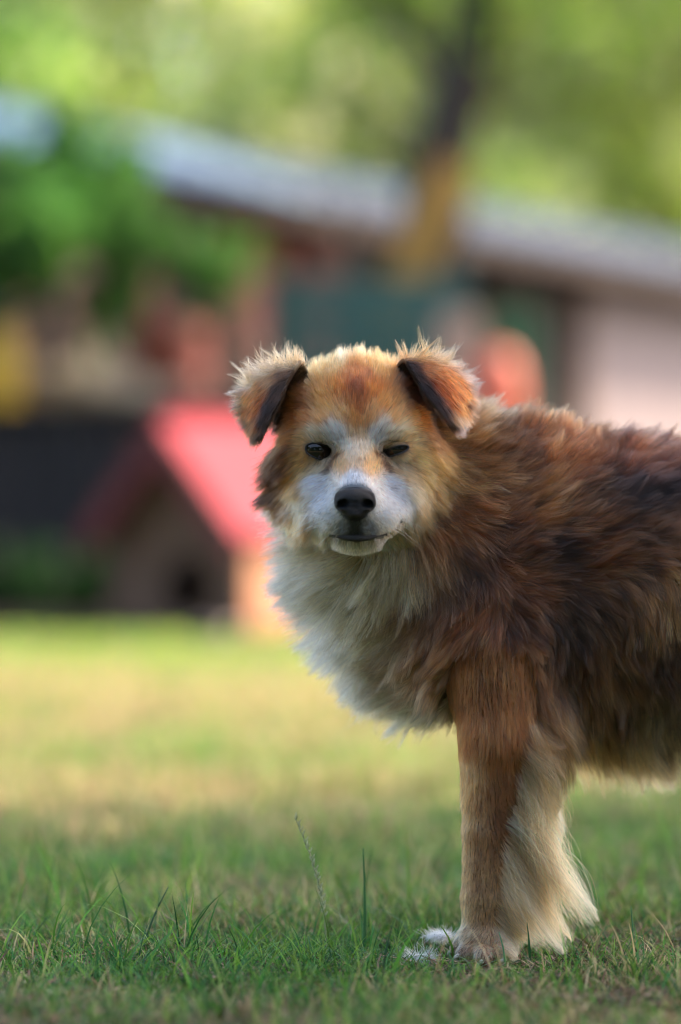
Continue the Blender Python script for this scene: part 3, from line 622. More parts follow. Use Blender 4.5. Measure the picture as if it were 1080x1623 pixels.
def surface_net(S_):
    ins = S_ < 0; nx, ny, nz = S_.shape
    cnt = sum(ins[a:nx - 1 + a, b:ny - 1 + b, c:nz - 1 + c].astype(np.int8) for a in (0, 1) for b in (0, 1) for c in (0, 1))
    act = (cnt > 0) & (cnt < 8); ids = -np.ones(act.shape, np.int64); cells = np.argwhere(act); ids[act] = np.arange(len(cells))
    V = LO + VOX * (cells + 0.5); F = []
    for ax in range(3):
        o = [0, 0, 0]; o[ax] = 1
        A = ins[:nx - o[0], :ny - o[1], :nz - o[2]]; B = ins[o[0]:, o[1]:, o[2]:]; E = np.argwhere(A != B)
        u, v = [(1, 2), (2, 0), (0, 1)][ax]
        E = E[(E[:, u] > 0) & (E[:, v] > 0) & (E[:, u] < act.shape[u]) & (E[:, v] < act.shape[v]) & (E[:, ax] < act.shape[ax])]
        q = []
        for du, dv in ((0, 0), (1, 0), (1, 1), (0, 1)):
            e = E.copy(); e[:, u] -= du; e[:, v] -= dv; q.append(ids[e[:, 0], e[:, 1], e[:, 2]])
        q = np.stack(q, 1); flip = ~A[tuple(E.T)]; q[flip] = q[flip][:, ::-1]; F.append(q)
    F = np.concatenate(F); F = F[(F >= 0).all(1)]
    for _ in range(5):
        d = dog_sdf(V); g = sdf_grad(V); V = V - g * np.clip(d, -VOX, VOX)[:, None]
    return V, F
def sdf_grad(V, f=None):
    f = f or dog_sdf; e = 1.5; G = np.stack([f(V + np.eye(3)[i] * e) - f(V - np.eye(3)[i] * e) for i in range(3)], 1); return nrm(G)
class GridSDF:
    def __init__(s, G): s.G = G
    def __call__(s, P):
        q = np.clip((P - LO) / VOX, 0, DIM - 1.001); i = q.astype(np.int32); f = (q - i).astype(np.float32); r = 0; G = s.G
        for a in (0, 1):
            for b in (0, 1):
                for c in (0, 1):
                    r = r + G[i[:, 0] + a, i[:, 1] + b, i[:, 2] + c] * (f[:, 0] if a else 1 - f[:, 0]) * (f[:, 1] if b else 1 - f[:, 1]) * (f[:, 2] if c else 1 - f[:, 2])
        return r

# coat charts: X, Y, comb angle (0 right, 90 up), lift, length, colour
HEADC = [
 (563,762,90,.15,7,(196,202,206)),(563,738,90,.2,9,(206,172,140)),(543,742,105,.2,9,(196,150,112)),(588,742,75,.2,9,(204,148,104)),(566,715,90,.2,11,(204,178,152)),
 (566,692,90,.25,13,(206,168,132)),(566,675,90,.25,16,(200,136,88)),(536,688,115,.3,15,(214,208,200)),(599,688,65,.3,15,(216,208,200)),(524,682,125,.3,15,(208,196,180)),(612,680,60,.3,15,(212,200,184)),(515,668,130,.3,18,(200,142,96)),(622,666,50,.3,18,(206,148,100)),(545,665,112,.3,18,(202,150,108)),(585,665,70,.3,18,(206,152,108)),
 (624,690,35,.3,14,(214,190,160)),(500,692,150,.3,14,(206,186,160)),(645,698,15,.3,16,(208,170,128)),(480,696,170,.3,18,(180,140,98)),
 (565,662,90,.3,18,(186,118,72)),(567,625,90,.3,24,(104,68,48)),(566,650,90,.3,20,(150,98,64)),(550,608,95,.3,24,(150,100,66)),(583,608,85,.3,24,(152,100,68)),(562,596,90,.35,24,(170,110,70)),(590,620,80,.35,22,(198,124,72)),(540,620,100,.35,22,(196,122,72)),
 (520,645,120,.3,22,(200,136,84)),(612,645,60,.3,22,(208,142,88)),(488,662,150,.3,24,(170,112,66)),(650,660,25,.3,24,(204,136,80)),(530,592,100,.4,26,(210,156,106)),(602,592,78,.4,26,(202,148,98)),
 (570,575,92,.5,30,(194,142,100)),(540,575,100,.5,30,(214,180,144)),(622,580,70,.5,32,(200,146,102)),(500,590,115,.4,28,(214,164,116)),(480,625,145,.35,28,(156,100,60)),
 (462,650,205,.45,46,(64,46,36)),(462,680,215,.45,50,(60,44,32)),(455,710,220,.45,48,(70,52,36)),(478,655,190,.35,26,(120,84,54)),(655,620,318,.35,26,(56,42,36)),(668,650,325,.35,30,(60,46,38)),(684,668,322,.4,34,(70,52,42)),(688,690,340,.4,36,(128,92,60)),(640,600,60,.4,28,(96,70,52)),
 (470,690,205,.3,26,(148,102,58)),(480,728,205,.3,22,(186,140,88)),(487,742,215,.25,16,(204,166,122)),(470,752,218,.3,22,(188,144,92)),(492,775,218,.25,16,(206,196,180)),(478,780,225,.3,24,(200,160,112)),(472,765,228,.35,34,(186,140,88)),(458,735,215,.45,48,(62,46,34)),(455,768,208,.5,56,(36,28,24)),(460,798,212,.5,54,(84,62,42)),(440,740,205,.5,60,(52,40,30)),(440,775,205,.5,60,(40,32,26)),
 (476,815,235,.4,42,(194,152,104)),(482,792,232,.35,24,(212,190,158)),(500,762,218,.25,14,(206,212,216)),(516,790,205,.2,10,(204,212,220)),(505,740,210,.25,14,(208,178,142)),(515,760,205,.2,12,(210,208,204)),
 (630,742,330,.25,14,(212,178,144)),(662,722,345,.3,24,(208,166,118)),(692,722,338,.4,40,(204,152,98)),(618,768,325,.25,12,(214,214,216)),(640,800,310,.3,14,(212,214,218)),(655,775,322,.35,24,(208,180,144)),(640,750,330,.3,20,(210,176,138)),(672,760,325,.35,30,(200,156,106)),(668,800,315,.4,34,(196,158,112)),(690,775,322,.45,48,(192,150,102)),
 (715,742,335,.45,58,(184,126,74)),(735,705,340,.45,54,(196,146,94)),(682,822,310,.45,48,(190,152,110)),(650,842,295,.4,36,(200,170,134)),(715,820,315,.45,60,(172,112,66)),(700,795,318,.45,52,(186,134,84)),
 (530,818,225,.15,8,(204,212,220)),(515,825,225,.2,9,(210,214,218)),(602,818,315,.15,8,(208,214,220)),(625,815,312,.2,10,(214,216,218)),(545,836,240,.15,6,(120,126,138)),(582,836,300,.15,6,(112,118,130)),(563,832,270,.12,5,(64,68,78)),(563,842,270,.12,4,(40,42,50)),
 (566,866,270,.25,12,(206,204,192)),(550,865,264,.25,12,(206,206,198)),(582,865,276,.25,12,(208,206,196)),(533,857,244,.2,12,(206,210,210)),(604,859,298,.2,12,(214,210,204)),(545,878,262,.3,15,(204,190,160)),(566,880,270,.3,15,(204,188,158)),(588,878,278,.3,15,(206,188,158)),(508,848,245,.35,24,(204,192,170)),(632,850,300,.35,26,(204,180,150)),(485,830,225,.4,44,(196,150,104)),(470,835,215,.45,54,(184,138,92)),(566,900,268,.5,50,(202,182,150)),
]
TRUNKC = [
 (770,645,58,.42,58,(176,144,114)),(830,660,55,.42,66,(72,54,48)),(900,690,52,.42,62,(84,62,56)),(980,700,48,.42,66,(66,52,54)),(1050,700,46,.42,66,(60,48,52)),
 (750,700,15,.4,62,(160,106,62)),(800,722,45,.38,66,(104,66,42)),(860,712,52,.38,66,(158,98,60)),(905,735,48,.35,62,(160,92,54)),(950,742,46,.35,60,(124,74,46)),(1000,735,46,.35,60,(118,68,44)),(1060,735,46,.35,60,(104,62,42)),
 (780,800,20,.35,62,(116,72,40)),(850,800,42,.32,62,(146,98,60)),(920,800,38,.3,58,(96,62,38)),(1000,790,35,.3,58,(26,22,22)),(1060,775,40,.3,60,(20,18,20)),(960,770,40,.3,58,(52,38,32)),
 (740,880,300,.35,58,(64,40,24)),(800,880,10,.35,58,(92,56,32)),(870,880,20,.3,56,(66,42,26)),(940,870,20,.3,54,(112,68,38)),(1010,870,15,.3,54,(98,64,40)),(1070,860,10,.3,54,(88,62,44)),
 (700,955,265,.35,54,(92,54,32)),(760,960,240,.32,50,(150,84,46)),(830,970,330,.3,50,(102,62,36)),(900,980,290,.32,54,(70,46,30)),(980,960,300,.32,54,(104,70,44)),(1055,930,285,.35,60,(176,120,72)),
 (705,1035,220,.35,50,(164,98,56)),(760,1040,255,.3,46,(154,86,46)),(840,1040,270,.3,50,(140,86,46)),(900,1050,290,.32,54,(96,64,42)),(980,1040,285,.34,58,(116,78,48)),(1050,1040,275,.34,60,(84,56,42)),
 (740,1120,255,.25,34,(112,60,32)),(840,1110,285,.3,48,(120,78,46)),(900,1130,300,.36,66,(156,110,70)),(980,1110,290,.36,66,(88,62,46)),(1060,1120,285,.36,70,(116,98,80)),
 (930,1160,292,.42,120,(196,146,102)),(1000,1160,284,.42,125,(188,150,112)),(1070,1160,268,.42,125,(180,156,128)),(950,1100,290,.4,84,(130,92,60)),(870,1150,290,.42,90,(178,128,86)),(880,1190,285,.45,110,(196,150,108)),(840,1180,280,.45,80,(180,126,82)),
 (505,850,188,.5,84,(196,184,158)),(520,890,192,.5,96,(192,182,160)),(545,960,205,.5,108,(194,194,190)),(540,880,194,.5,92,(196,184,160)),(600,880,262,.45,78,(204,180,146)),(560,930,210,.45,94,(190,184,166)),(650,900,285,.45,84,(198,160,116)),(690,880,300,.45,76,(176,120,72)),(620,930,240,.4,84,(196,176,140)),
 (560,1000,214,.45,104,(202,208,212)),(620,990,222,.35,84,(190,168,136)),(655,960,228,.35,76,(130,88,56)),(600,1060,215,.45,104,(204,210,216)),(655,1045,218,.35,80,(164,120,82)),(640,1110,214,.45,100,(208,214,220)),
 (690,1085,222,.35,70,(156,104,66)),(690,1145,222,.42,84,(178,132,92)),(720,1160,235,.4,76,(196,190,180)),(680,1120,214,.4,90,(196,196,192)),
 (700,850,300,.45,76,(150,88,48)),(735,800,322,.45,70,(140,86,48)),(760,760,345,.42,66,(150,98,58)),(720,910,285,.4,66,(80,48,28)),(700,760,330,.45,70,(190,130,80)),(650,640,20,.45,50,(170,116,70)),
 (1200,700,30,.4,64,(44,36,34)),(1200,850,350,.3,58,(100,66,42)),(1200,1000,290,.3,64,(120,84,54)),(1200,1080,275,.4,84,(140,116,92)),
 (1450,700,20,.4,64,(60,44,38)),(1450,850,340,.3,58,(110,70,44)),(1450,1020,290,.3,64,(130,90,58)),(1620,850,300,.35,70,(130,84,50)),
]
NLEGC = [
 (740,1160,262,.2,26,(124,68,36)),(790,1150,275,.22,34,(140,82,46)),(760,1220,268,.2,24,(168,106,68)),(740,1240,262,.22,24,(176,108,66)),(765,1300,268,.18,19,(164,106,70)),(750,1380,266,.18,17,(158,104,68)),
 (762,1440,266,.18,15,(176,118,78)),(752,1488,235,.2,12,(200,144,102)),(770,1510,262,.15,6,(222,166,124)),(735,1510,235,.15,6,(212,168,134)),(796,1510,280,.15,7,(222,160,112)),(800,1240,280,.15,22,(112,68,40)),(796,1300,285,.15,18,(104,64,40)),(785,1200,270,.15,26,(136,80,46)),
]
FEATHER = [  # behind the elbow and the back of the foreleg
 (842,1150,292,.4,100,(196,142,96)),(832,1200,297,.45,135,(214,172,128)),(828,1250,307,.45,190,(214,166,118)),(816,1300,312,.48,210,(222,176,128)),(806,1350,315,.48,185,(224,178,132)),(796,1400,314,.45,145,(218,168,120)),(790,1440,302,.4,90,(222,168,120)),(786,1480,288,.35,44,(224,180,140)),
]
FLEGC = [(850,1150,280,.35,60,(180,140,104)),(870,1250,285,.3,60,(216,196,168)),(880,1350,285,.25,45,(222,206,184)),(875,1450,280,.2,26,(226,212,196)),(862,1505,260,.15,14,(228,220,210))]
HINDC = [(1470,950,290,.3,60,(124,80,50)),(1430,1100,280,.3,60,(160,112,74)),(1520,1250,280,.3,50,(190,144,100)),(1510,1400,270,.15,16,(180,128,86)),(1480,1508,250,.15,10,(210,170,134)),(1700,850,330,.5,120,(90,60,42)),(1790,1000,280,.5,130,(180,140,100))]
def chart(C): return dict(p=np.array([[c[0], c[1]] for c in C], float), d=np.array([[math.cos(math.radians(c[2])), -math.sin(math.radians(c[2]))] for c in C]),
                          lift=np.array([c[3] for c in C], float), ln=np.array([c[4] for c in C], float), col=np.array([lin(c[5]) for c in C]))
def look(ch, XY, power=2.6, soft=7.0):
    out = [np.zeros((len(XY), 2)), np.zeros(len(XY)), np.zeros(len(XY)), np.zeros((len(XY), 3))]
    for a in range(0, len(XY), 20000):
        q = XY[a:a + 20000]; d2 = ((q[:, None] - ch['p'][None]) ** 2).sum(2) + soft ** 2; w = d2 ** (-power); w /= w.sum(1, keepdims=True)
        out[0][a:a + 20000] = w @ ch['d']; out[1][a:a + 20000] = w @ ch['lift']; out[2][a:a + 20000] = w @ ch['ln']; out[3][a:a + 20000] = w @ ch['col']
    return nrm(out[0]), out[1], out[2], out[3]

def hair_object(name, pts, rad, col, mat, parent):
    """pts (N,K,3) metres, rad (N,K), col (N,K,3)"""
    N, K = pts.shape[:2]; h = bpy.data.hair_curves.new(name); h.add_curves([K] * N)
    h.attributes['position'].data.foreach_set('vector', pts.astype(np.float32).ravel())
    a = h.attributes.get('radius') or h.attributes.new('radius', 'FLOAT', 'POINT'); a.data.foreach_set('value', rad.astype(np.float32).ravel())
    c4 = np.ones((N, K, 4), np.float32); c4[..., :3] = col; a = h.attributes.new('tint', 'FLOAT_COLOR', 'POINT'); a.data.foreach_set('color', c4.ravel())
    h.materials.append(mat); h.update_tag() if hasattr(h, 'update_tag') else None
    o = bpy.data.objects.new(name, h); COL.objects.link(o); o.parent = parent; return o
def fur_mat(name, rough=0.38, rrough=0.45):
    m = bpy.data.materials.new(name); m.use_nodes = True; t = m.node_tree; t.nodes.remove(t.nodes['Principled BSDF']); out = t.nodes['Material Output']
    h = t.nodes.new('ShaderNodeBsdfHairPrincipled'); h.model = 'CHIANG'; h.parametrization = 'COLOR'
    h.inputs['Roughness'].default_value = rough; h.inputs['Radial Roughness'].default_value = rrough
    h.inputs['Coat'].default_value = 0.0; h.inputs['Random Roughness'].default_value = 0.2
    a = t.nodes.new('ShaderNodeAttribute'); a.attribute_name = 'tint'
    t.links.new(a.outputs['Color'], h.inputs['Color']); t.links.new(h.outputs[0], out.inputs[0]); return m
def grow(root, nor, comb2, lift, length, K, sdf=None, frizz=0.08, grav=0.10, clump=0.5, per=26, curl=0.0, seed=0, off0=0.4, offk=0.10, free=0.3, big=0.0):
    """grow strands: (N,K,3) dog units; returns points and the parent id of each strand"""
    r = np.random.default_rng(seed); N = len(root)
    c3 = np.concatenate([comb2, np.zeros((N, 1))], 1)
    def tang(n):
        dn = (c3 * n).sum(1, keepdims=True); c = c3 - n * np.where(dn < 0, dn, dn * (1 - free)); return c / np.maximum(np.linalg.norm(c, axis=1, keepdims=True), 0.15)
    L = lift[:, None]; d = nrm(tang(nor) * (1 - L) + nor * L + r.normal(0, 0.10, (N, 3)))
    P = np.zeros((N, K, 3)); P[:, 0] = root; step = (length / (K - 1))[:, None]; n = nor
    axis = nrm(r.normal(size=(N, 3))); ph = r.uniform(0, 6.28, N); fr = r.uniform(0.5, 1.3, N)
    low = nrm(np.stack([vnoise(root, 34, seed + 1), vnoise(root, 34, seed + 2), vnoise(root, 34, seed + 3)], 1) - 0.5) * 0.25
    d = nrm(d + low * np.clip(length / 40, 0.15, 1.0)[:, None])
    for k in range(1, K):
        t = k / (K - 1)
        if sdf is not None and k % 2 == 1: n = nrm(np.stack([sdf(P[:, k - 1] + e) - sdf(P[:, k - 1] - e) for e in np.eye(3) * 4.0], 1))
        d = nrm(d + (tang(n) + n * (L * 0.35)) * (0.35 * (1.0 - L)) + np.array([0, 1.0, 0]) * (grav * np.clip(length / 80, 0, 1.5))[:, None] + axis * (np.cos(ph + t * 6.28 * fr) * (frizz + curl))[:, None])
        P[:, k] = P[:, k - 1] + d * step
        if sdf is not None:
            s = sdf(P[:, k]); mn = off0 + offk * length * t; P[:, k] += n * np.maximum(mn - s, 0)[:, None] * 0.8
    # clumping into locks
    M = max(2, N // per); par = r.choice(N, M, replace=False); kd = kdtree.KDTree(M)
    for i, j in enumerate(par): kd.insert(root[j], i)
    kd.balance(); near = np.fromiter((kd.find(q)[1] for q in root), np.int64, N)
    t = np.linspace(0, 1, K)[None, :, None]; cl = (np.asarray(clump) * np.ones(N) * r.uniform(0.55, 1.15, N))[:, None, None]
    PP = P[par[near]]; rel = PP - PP[:, :1] + P[:, :1] * 0 + PP[:, :1]
    w = np.clip(cl * t ** 1.2, 0, 0.95); P = P * (1 - w) + rel * w
    if big > 0:
        M2 = max(2, N // (per * 9)); p2 = r.choice(N, M2, replace=False); k2 = kdtree.KDTree(M2)
        for i, j in enumerate(p2): k2.insert(root[j], i)
        k2.balance(); n2 = np.fromiter((k2.find(q)[1] for q in root), np.int64, N); w2 = big * t ** 1.6; P = P * (1 - w2) + P[p2[n2]] * w2
    return P, near
def coat_colour(base, root, near, K, seed, var=0.22, dark=(0.012, 0.009, 0.008), tipdark=0.25, darkp=0.12, light=0.3, sat=0.22, tan=0.0, hue=(1.02, .95, .92)):
    r = np.random.default_rng(seed); N = len(root); M = near.max() + 1
    cb = np.exp(r.normal(0, var, M))[near] * np.exp(r.normal(0, var * 0.7, N))
    ns = vnoise(root * np.array([1, 1, 1]), 26, seed + 5); cb = cb * (0.72 + 0.56 * ns)
    if tan > 0:   # cream and fawn locks inside the white parts
        wh = np.clip((base.mean(1) - 0.30) / 0.2, 0, 1); base = base * (1 + wh[:, None] * np.array([.24, .12, -.02])); tl = (r.random(M) < tan)[near] * wh * r.uniform(.3, 1, N); base = base * (1 - tl[:, None]) + np.array([.42, .30, .18]) * tl[:, None]
    base = base * np.power(base / base.mean(1, keepdims=True), sat); col = np.power(np.clip(base * np.array(hue), .003, .93), 1.18) * cb[:, None]
    dk = (r.random(M) < darkp)[near] | (r.random(N) < darkp * 0.5); col[dk] = col[dk] * 0.35 + np.array(dark) * 0.65
    warm = r.normal(0, 0.06, M)[near]; col = col * np.stack([1 + warm, np.ones(N), 1 - warm], 1)
    t = np.linspace(0, 1, K)[None, :, None]; tip = r.uniform(-light, light, M)[near][:, None, None] + r.normal(0, 0.1, N)[:, None, None]
    C = col[:, None, :] * (1 + tip * t); return np.clip(C, 0.004, 0.9)

def sample_roots(V, F, dens, n, seed):
    """random points on the quads with probability area*density"""
    r = np.random.default_rng(seed); T = np.concatenate([F[:, [0, 1, 2]], F[:, [0, 2, 3]]]); A, B, C = V[T[:, 0]], V[T[:, 1]], V[T[:, 2]]
    w = np.linalg.norm(np.cross(B - A, C - A), axis=1) * dens((A + B + C) / 3); k = r.choice(len(T), n, p=w / w.sum())
    u, v = r.random(n), r.random(n); m = u + v > 1; u[m], v[m] = 1 - u[m], 1 - v[m]
    return A[k] + (B[k] - A[k]) * u[:, None] + (C[k] - A[k]) * v[:, None]

def catmull(P, n):
    """resample control rows along axis 0 to n rows"""
    m = len(P); t = np.linspace(0, m - 1, n); i = np.clip(t.astype(int), 0, m - 2); f = (t - i).reshape(-1, *([1] * (P.ndim - 1)))
    g = lambda k: P[np.clip(k, 0, m - 1)]; p0, p1, p2, p3 = g(i - 1), g(i), g(i + 1), g(i + 2)
    return 0.5 * ((2 * p1) + (-p0 + p2) * f + (2 * p0 - 5 * p1 + 4 * p2 - p3) * f ** 2 + (-p0 + 3 * p1 - 3 * p2 + p3) * f ** 3)
EAR_R = [[(626,612,62),(680,640,92),(728,662,112)],[(625,590,52),(686,602,82),(740,632,106)],[(640,570,26),(696,572,44),(748,608,72)],[(655,594,2),(704,604,12),(750,634,40)],[(683,634,-8),(714,642,0),(742,660,20)],[(716,676,-8),(722,682,-6),(728,680,0)]]
EAR_L = [[(500,612,62),(470,640,82),(452,682,100)],[(488,590,52),(440,604,76),(404,642,95)],[(478,572,28),(424,588,46),(382,620,70)],[(462,596,4),(420,614,14),(380,642,40)],[(440,642,-6),(412,656,2),(388,668,22)],[(413,692,-6),(408,699,-4),(402,692,2)]]
EARC_R = [(640,560,95,.35,26,(190,140,100)),(668,556,70,.4,34,(216,172,122)),(700,564,58,.4,32,(206,176,142)),(735,582,42,.4,28,(168,146,130)),(754,612,25,.35,22,(130,112,104)),(751,640,340,.25,20,(104,78,62)),
 (678,584,330,.25,20,(168,104,64)),(700,590,320,.18,17,(176,96,52)),(720,600,310,.16,16,(186,98,52)),(738,622,300,.16,16,(190,100,54)),(715,625,303,.16,16,(192,100,54)),(728,645,300,.16,16,(190,104,58)),(704,608,310,.16,16,(170,86,46)),(722,662,300,.16,18,(176,130,100)),
 (658,598,318,.28,26,(62,46,38)),(668,612,300,.28,24,(40,31,27)),(684,632,298,.28,24,(46,37,34)),(700,652,296,.25,24,(64,52,46)),(714,672,306,.15,20,(90,72,60)),(645,582,320,.25,22,(52,38,32)),
 (626,605,320,.3,22,(60,42,32)),(728,680,300,.2,18,(120,104,100))]
EARC_L = [(482,562,95,.4,26,(190,164,132)),(455,572,112,.4,30,(212,186,150)),(425,584,126,.4,32,(206,186,156)),(396,602,138,.4,32,(204,186,158)),(378,628,162,.35,26,(160,140,122)),(378,650,190,.3,20,(110,88,70)),(384,672,215,.25,18,(76,64,58)),
 (430,600,225,.2,18,(176,132,94)),(412,612,235,.18,17,(172,108,62)),(392,628,240,.16,17,(186,106,54)),(396,652,235,.16,17,(172,94,52)),(410,632,232,.16,17,(166,92,50)),(404,672,238,.16,17,(140,88,56)),
 (455,592,222,.28,26,(104,80,62)),(442,612,245,.28,24,(60,46,38)),(428,640,250,.28,24,(56,45,40)),(420,665,252,.28,24,(62,50,44)),(411,694,242,.15,18,(84,68,56)),(470,600,230,.25,24,(62,46,38)),
 (500,605,215,.3,22,(70,50,36)),(455,680,225,.3,24,(50,38,32))]
def ear(rows, chartc, body, seed, mats):
    G = catmull(np.array(rows, float), 26); G = np.swapaxes(catmull(np.swapaxes(G, 0, 1), 15), 0, 1)
    du = np.gradient(G, axis=1); dv = np.gradient(G, axis=0); n = nrm(np.cross(du, dv)); 
    # outward side faces the camera on the flap
    if n[18, 7, 2] > 0: n = -n
    nu, nv = G.shape[1], G.shape[0]; bulge = np.sin(np.linspace(0, np.pi, nu))[None, :, None] * 4
    A = G + n * (3.0 + bulge); B = G - n * 5.0; V = np.concatenate([A.reshape(-1, 3), B.reshape(-1, 3)]); F = []
    for i in range(nv - 1):
        for j in range(nu - 1):
            a = i * nu + j; F += [(a, a + 1, a + nu + 1, a + nu), (nv * nu + a, nv * nu + a + nu, nv * nu + a + nu + 1, nv * nu + a + 1)]
    rim = [j for j in range(nu)] + [i * nu + nu - 1 for i in range(1, nv)] + [(nv - 1) * nu + j for j in range(nu - 2, -1, -1)] + [i * nu for i in range(nv - 2, 0, -1)]
    for k in range(len(rim)): a, b = rim[k], rim[(k + 1) % len(rim)]; F.append((b, a, nv * nu + a, nv * nu + b))
    F = np.array(F); ch = chart(chartc); _, _, _, c = look(ch, V[:, :2], 3.5, 4)
    o = mesh_obj('ear', w3(V), F, mats['skin'], body, cols=c * 0.7)
    allN = np.concatenate([n.reshape(-1, 3), -n.reshape(-1, 3)])
    R = sample_roots(V, F[F.max(1) < 2 * nv * nu], lambda P: np.ones(len(P)), 21000, seed)
    kd = kdtree.KDTree(len(V)); [kd.insert(v, i) for i, v in enumerate(V)]; kd.balance(); ni = np.fromiter((kd.find(q)[1] for q in R), np.int64, len(R)); N_ = nrm(allN[ni])
    d, l, ln, c = look(ch, R[:, :2], 3.5, 4); r = np.random.default_rng(seed); fr = np.clip((l - .25) / .15, 0, 1); kp = r.random(len(R)) > fr * .6; R, N_, d, l, ln, c, fr = R[kp], N_[kp], d[kp], l[kp], ln[kp], c[kp], fr[kp]
    ln = ln * (r.uniform(.5, 1.15, len(R)) * (1 - fr) + fr * (0.35 + 1.25 * r.random(len(R)) ** 1.6)); wv = (vnoise(R, 9, seed) - .5) * 1.6 * fr; ca, sa = np.cos(wv), np.sin(wv); d = np.stack([d[:, 0] * ca - d[:, 1] * sa, d[:, 0] * sa + d[:, 1] * ca], 1)
    K = 6; P, near = grow(R, N_, d, l, ln, K, None, frizz=0.16, grav=0.0, clump=np.clip(.3 + fr * .6, .25, .85), per=12, seed=seed)
    C = coat_colour(c * (1 - fr[:, None] * np.array([.48, .56, .62])), R, near, K, seed, var=0.3, darkp=0.08, light=.5)
    rad = np.broadcast_to(np.linspace(1, .12, K)[None] * 0.26 / U, (len(R), K)); hair_object('ear_fur', w3(P), rad, C, mats['fur'], o)
    return o

def eye(e, body, mats):
    cx, cy = e['c']; r = e['r']
    # the front of the ball lies level with the face
    zo, zi = face_depth(cx + e['outer'][0], cy), face_depth(cx + e['inner'][0], cy); tilt = (zo - zi) / (e['outer'][0] - e['inner'][0])
    dxb = max(-9.0, min(9.0, tilt * r * .5)); bx = cx + dxb; zc = e['zf'] + math.sqrt(r * r - dxb * dxb) - 1.5
    V, F = [], []; nu, nv = 40, 28
    for i in range(nv + 1):
        for j in range(nu):
            th, ph = math.pi * i / nv, 2 * math.pi * j / nu; V.append((bx + r * math.sin(th) * math.cos(ph), cy + r * math.sin(th) * math.sin(ph), zc - r * math.cos(th)))
    for i in range(nv):
        for j in range(nu): F.append((i * nu + j, (i + 1) * nu + j, (i + 1) * nu + (j + 1) % nu, i * nu + (j + 1) % nu))
    V = np.array(V); ang = np.degrees(np.arccos(np.clip(-(V[:, 2] - zc) / r, -1, 1)))
    col = np.where(ang[:, None] < 13, np.array([[.003, .003, .004]]), np.where(ang[:, None] < 33, lin((32, 21, 14))[None], lin((24, 20, 19))[None]))
    ball = mesh_obj('eye', w3(V), np.array(F), mats['eye'], body, cols=col)
    # eyelids: a skin ring round an almond slit
    n = 56; inner = []
    for k in range(n):
        a = 2 * math.pi * k / n; t = (1 - math.cos(a)) / 2            # 0 outer .. 1 inner
        ox, oy = e['outer']; ix, iy = e['inner']; x = ox + (ix - ox) * t; y = oy + (iy - oy) * t
        h = (e['up'] if math.sin(a) > 0 else e['lo']) * abs(math.sin(a)) ** 0.8; y += -h if math.sin(a) > 0 else h; inner.append((x, y))
    rings, cols = [], []; ch = chart(HEADC); zmap = lambda X, Y, R: zc - math.sqrt(max(R * R - (X - dxb) ** 2 - Y * Y, 4))
    for s_ in (0, .06, .13, .22, .36, .52, .68, .84, 1.0):
        row = []
        for k, (x, y) in enumerate(inner):
            a = 2 * math.pi * k / n; so_ = math.copysign(1, e['outer'][0]); X, Y = x + (30 * so_ * math.cos(a) - x) * s_, y + (-17 * math.sin(a) - y) * s_; dist = math.hypot(X - x, Y - y)
            edge = 0.2 + 1.7 * min(1, dist / 1.2); bl = max(0, min(1, (s_ - .3) / .6)); zs = zmap(X, Y, r + edge); zf2 = face_depth(cx + X, cy + Y) + .6
            z_ = zs * (1 - bl) + zf2 * bl
            if s_ > 0: z_ = min(z_, zmap(X, Y, r) - .7) if s_ < .9 else z_
            row.append((cx + X, cy + Y, z_)); cols.append(dist)
        rings.append(row)
    V = np.array([p for r_ in rings for p in r_]); F = []; cols = np.array(cols)
    for i in range(len(rings) - 1):
        for k in range(n): F.append((i * n + k, i * n + (k + 1) % n, (i + 1) * n + (k + 1) % n, (i + 1) * n + k))
    F = np.array(F); base = look(ch, V[:, :2])[3]; w = (np.clip((cols - 3.0) / 2.5, 0, 1) * (1 - np.exp(-(((V[:, 0] - cx - e['inner'][0] * 1.15) / 9) ** 2 + ((V[:, 1] - cy - e['inner'][1]) / 9) ** 2))))[:, None]; col = np.array([[.010, .009, .010]]) * (1 - w) + base * .5 * w
    lid = mesh_obj('eyelid', w3(V), F, mats['lid'], ball, cols=col)
    # short lid hair, combed away from the slit
    R = sample_roots(V, F, lambda P: np.ones(len(P)), 5200, int(cx)); rel = R[:, :2] - np.array([[cx, cy]]); t = np.linspace(0, 1, len(inner)); I = np.array(inner)
    dd = np.sqrt(((rel[:, None] - I[None]) ** 2).sum(2)); dist = dd.min(1); kp = dist > 2.0; R, rel, dist, near_ = R[kp], rel[kp], dist[kp], I[dd.argmin(1)[kp]]
    out_ = nrm(rel - near_); hl = look(ch, R[:, :2]); d2 = nrm(out_ * .8 + hl[0] * .5); N = len(R); rr_ = np.random.default_rng(3)
    fn = np.cross(V[F[:, 1]] - V[F[:, 0]], V[F[:, 3]] - V[F[:, 0]]); fn = nrm(np.where(fn[:, 2:] > 0, -fn, fn)); fc_ = V[F].mean(1); kf = kdtree.KDTree(len(fc_)); [kf.insert(q_, i_) for i_, q_ in enumerate(fc_)]; kf.balance()
    Nn = nrm(fn[np.fromiter((kf.find(q_)[1] for q_ in R), np.int64, N)] + np.array([0, 0, -.25])); ln = np.clip(3.5 + dist * .7, 4, 14) * rr_.uniform(.6, 1.2, N); K = 5
    P, near = grow(R, Nn, d2, np.full(N, .22), ln, K, None, frizz=.1, grav=0, clump=.2, per=10, seed=int(cx) + 1)
    dk = (np.exp(-(dist / 4.6) ** 2) * rr_.uniform(.7, 1.1, N)).clip(0, .95)[:, None]; ix, iy = e['inner']; q = np.exp(-(((rel[:, 0] - ix * 1.1) / 8) ** 2 + ((rel[:, 1] - iy) / 8) ** 2))[:, None] * .9 * rr_.uniform(.6, 1.1, (N, 1)); dk = np.maximum(dk, q)
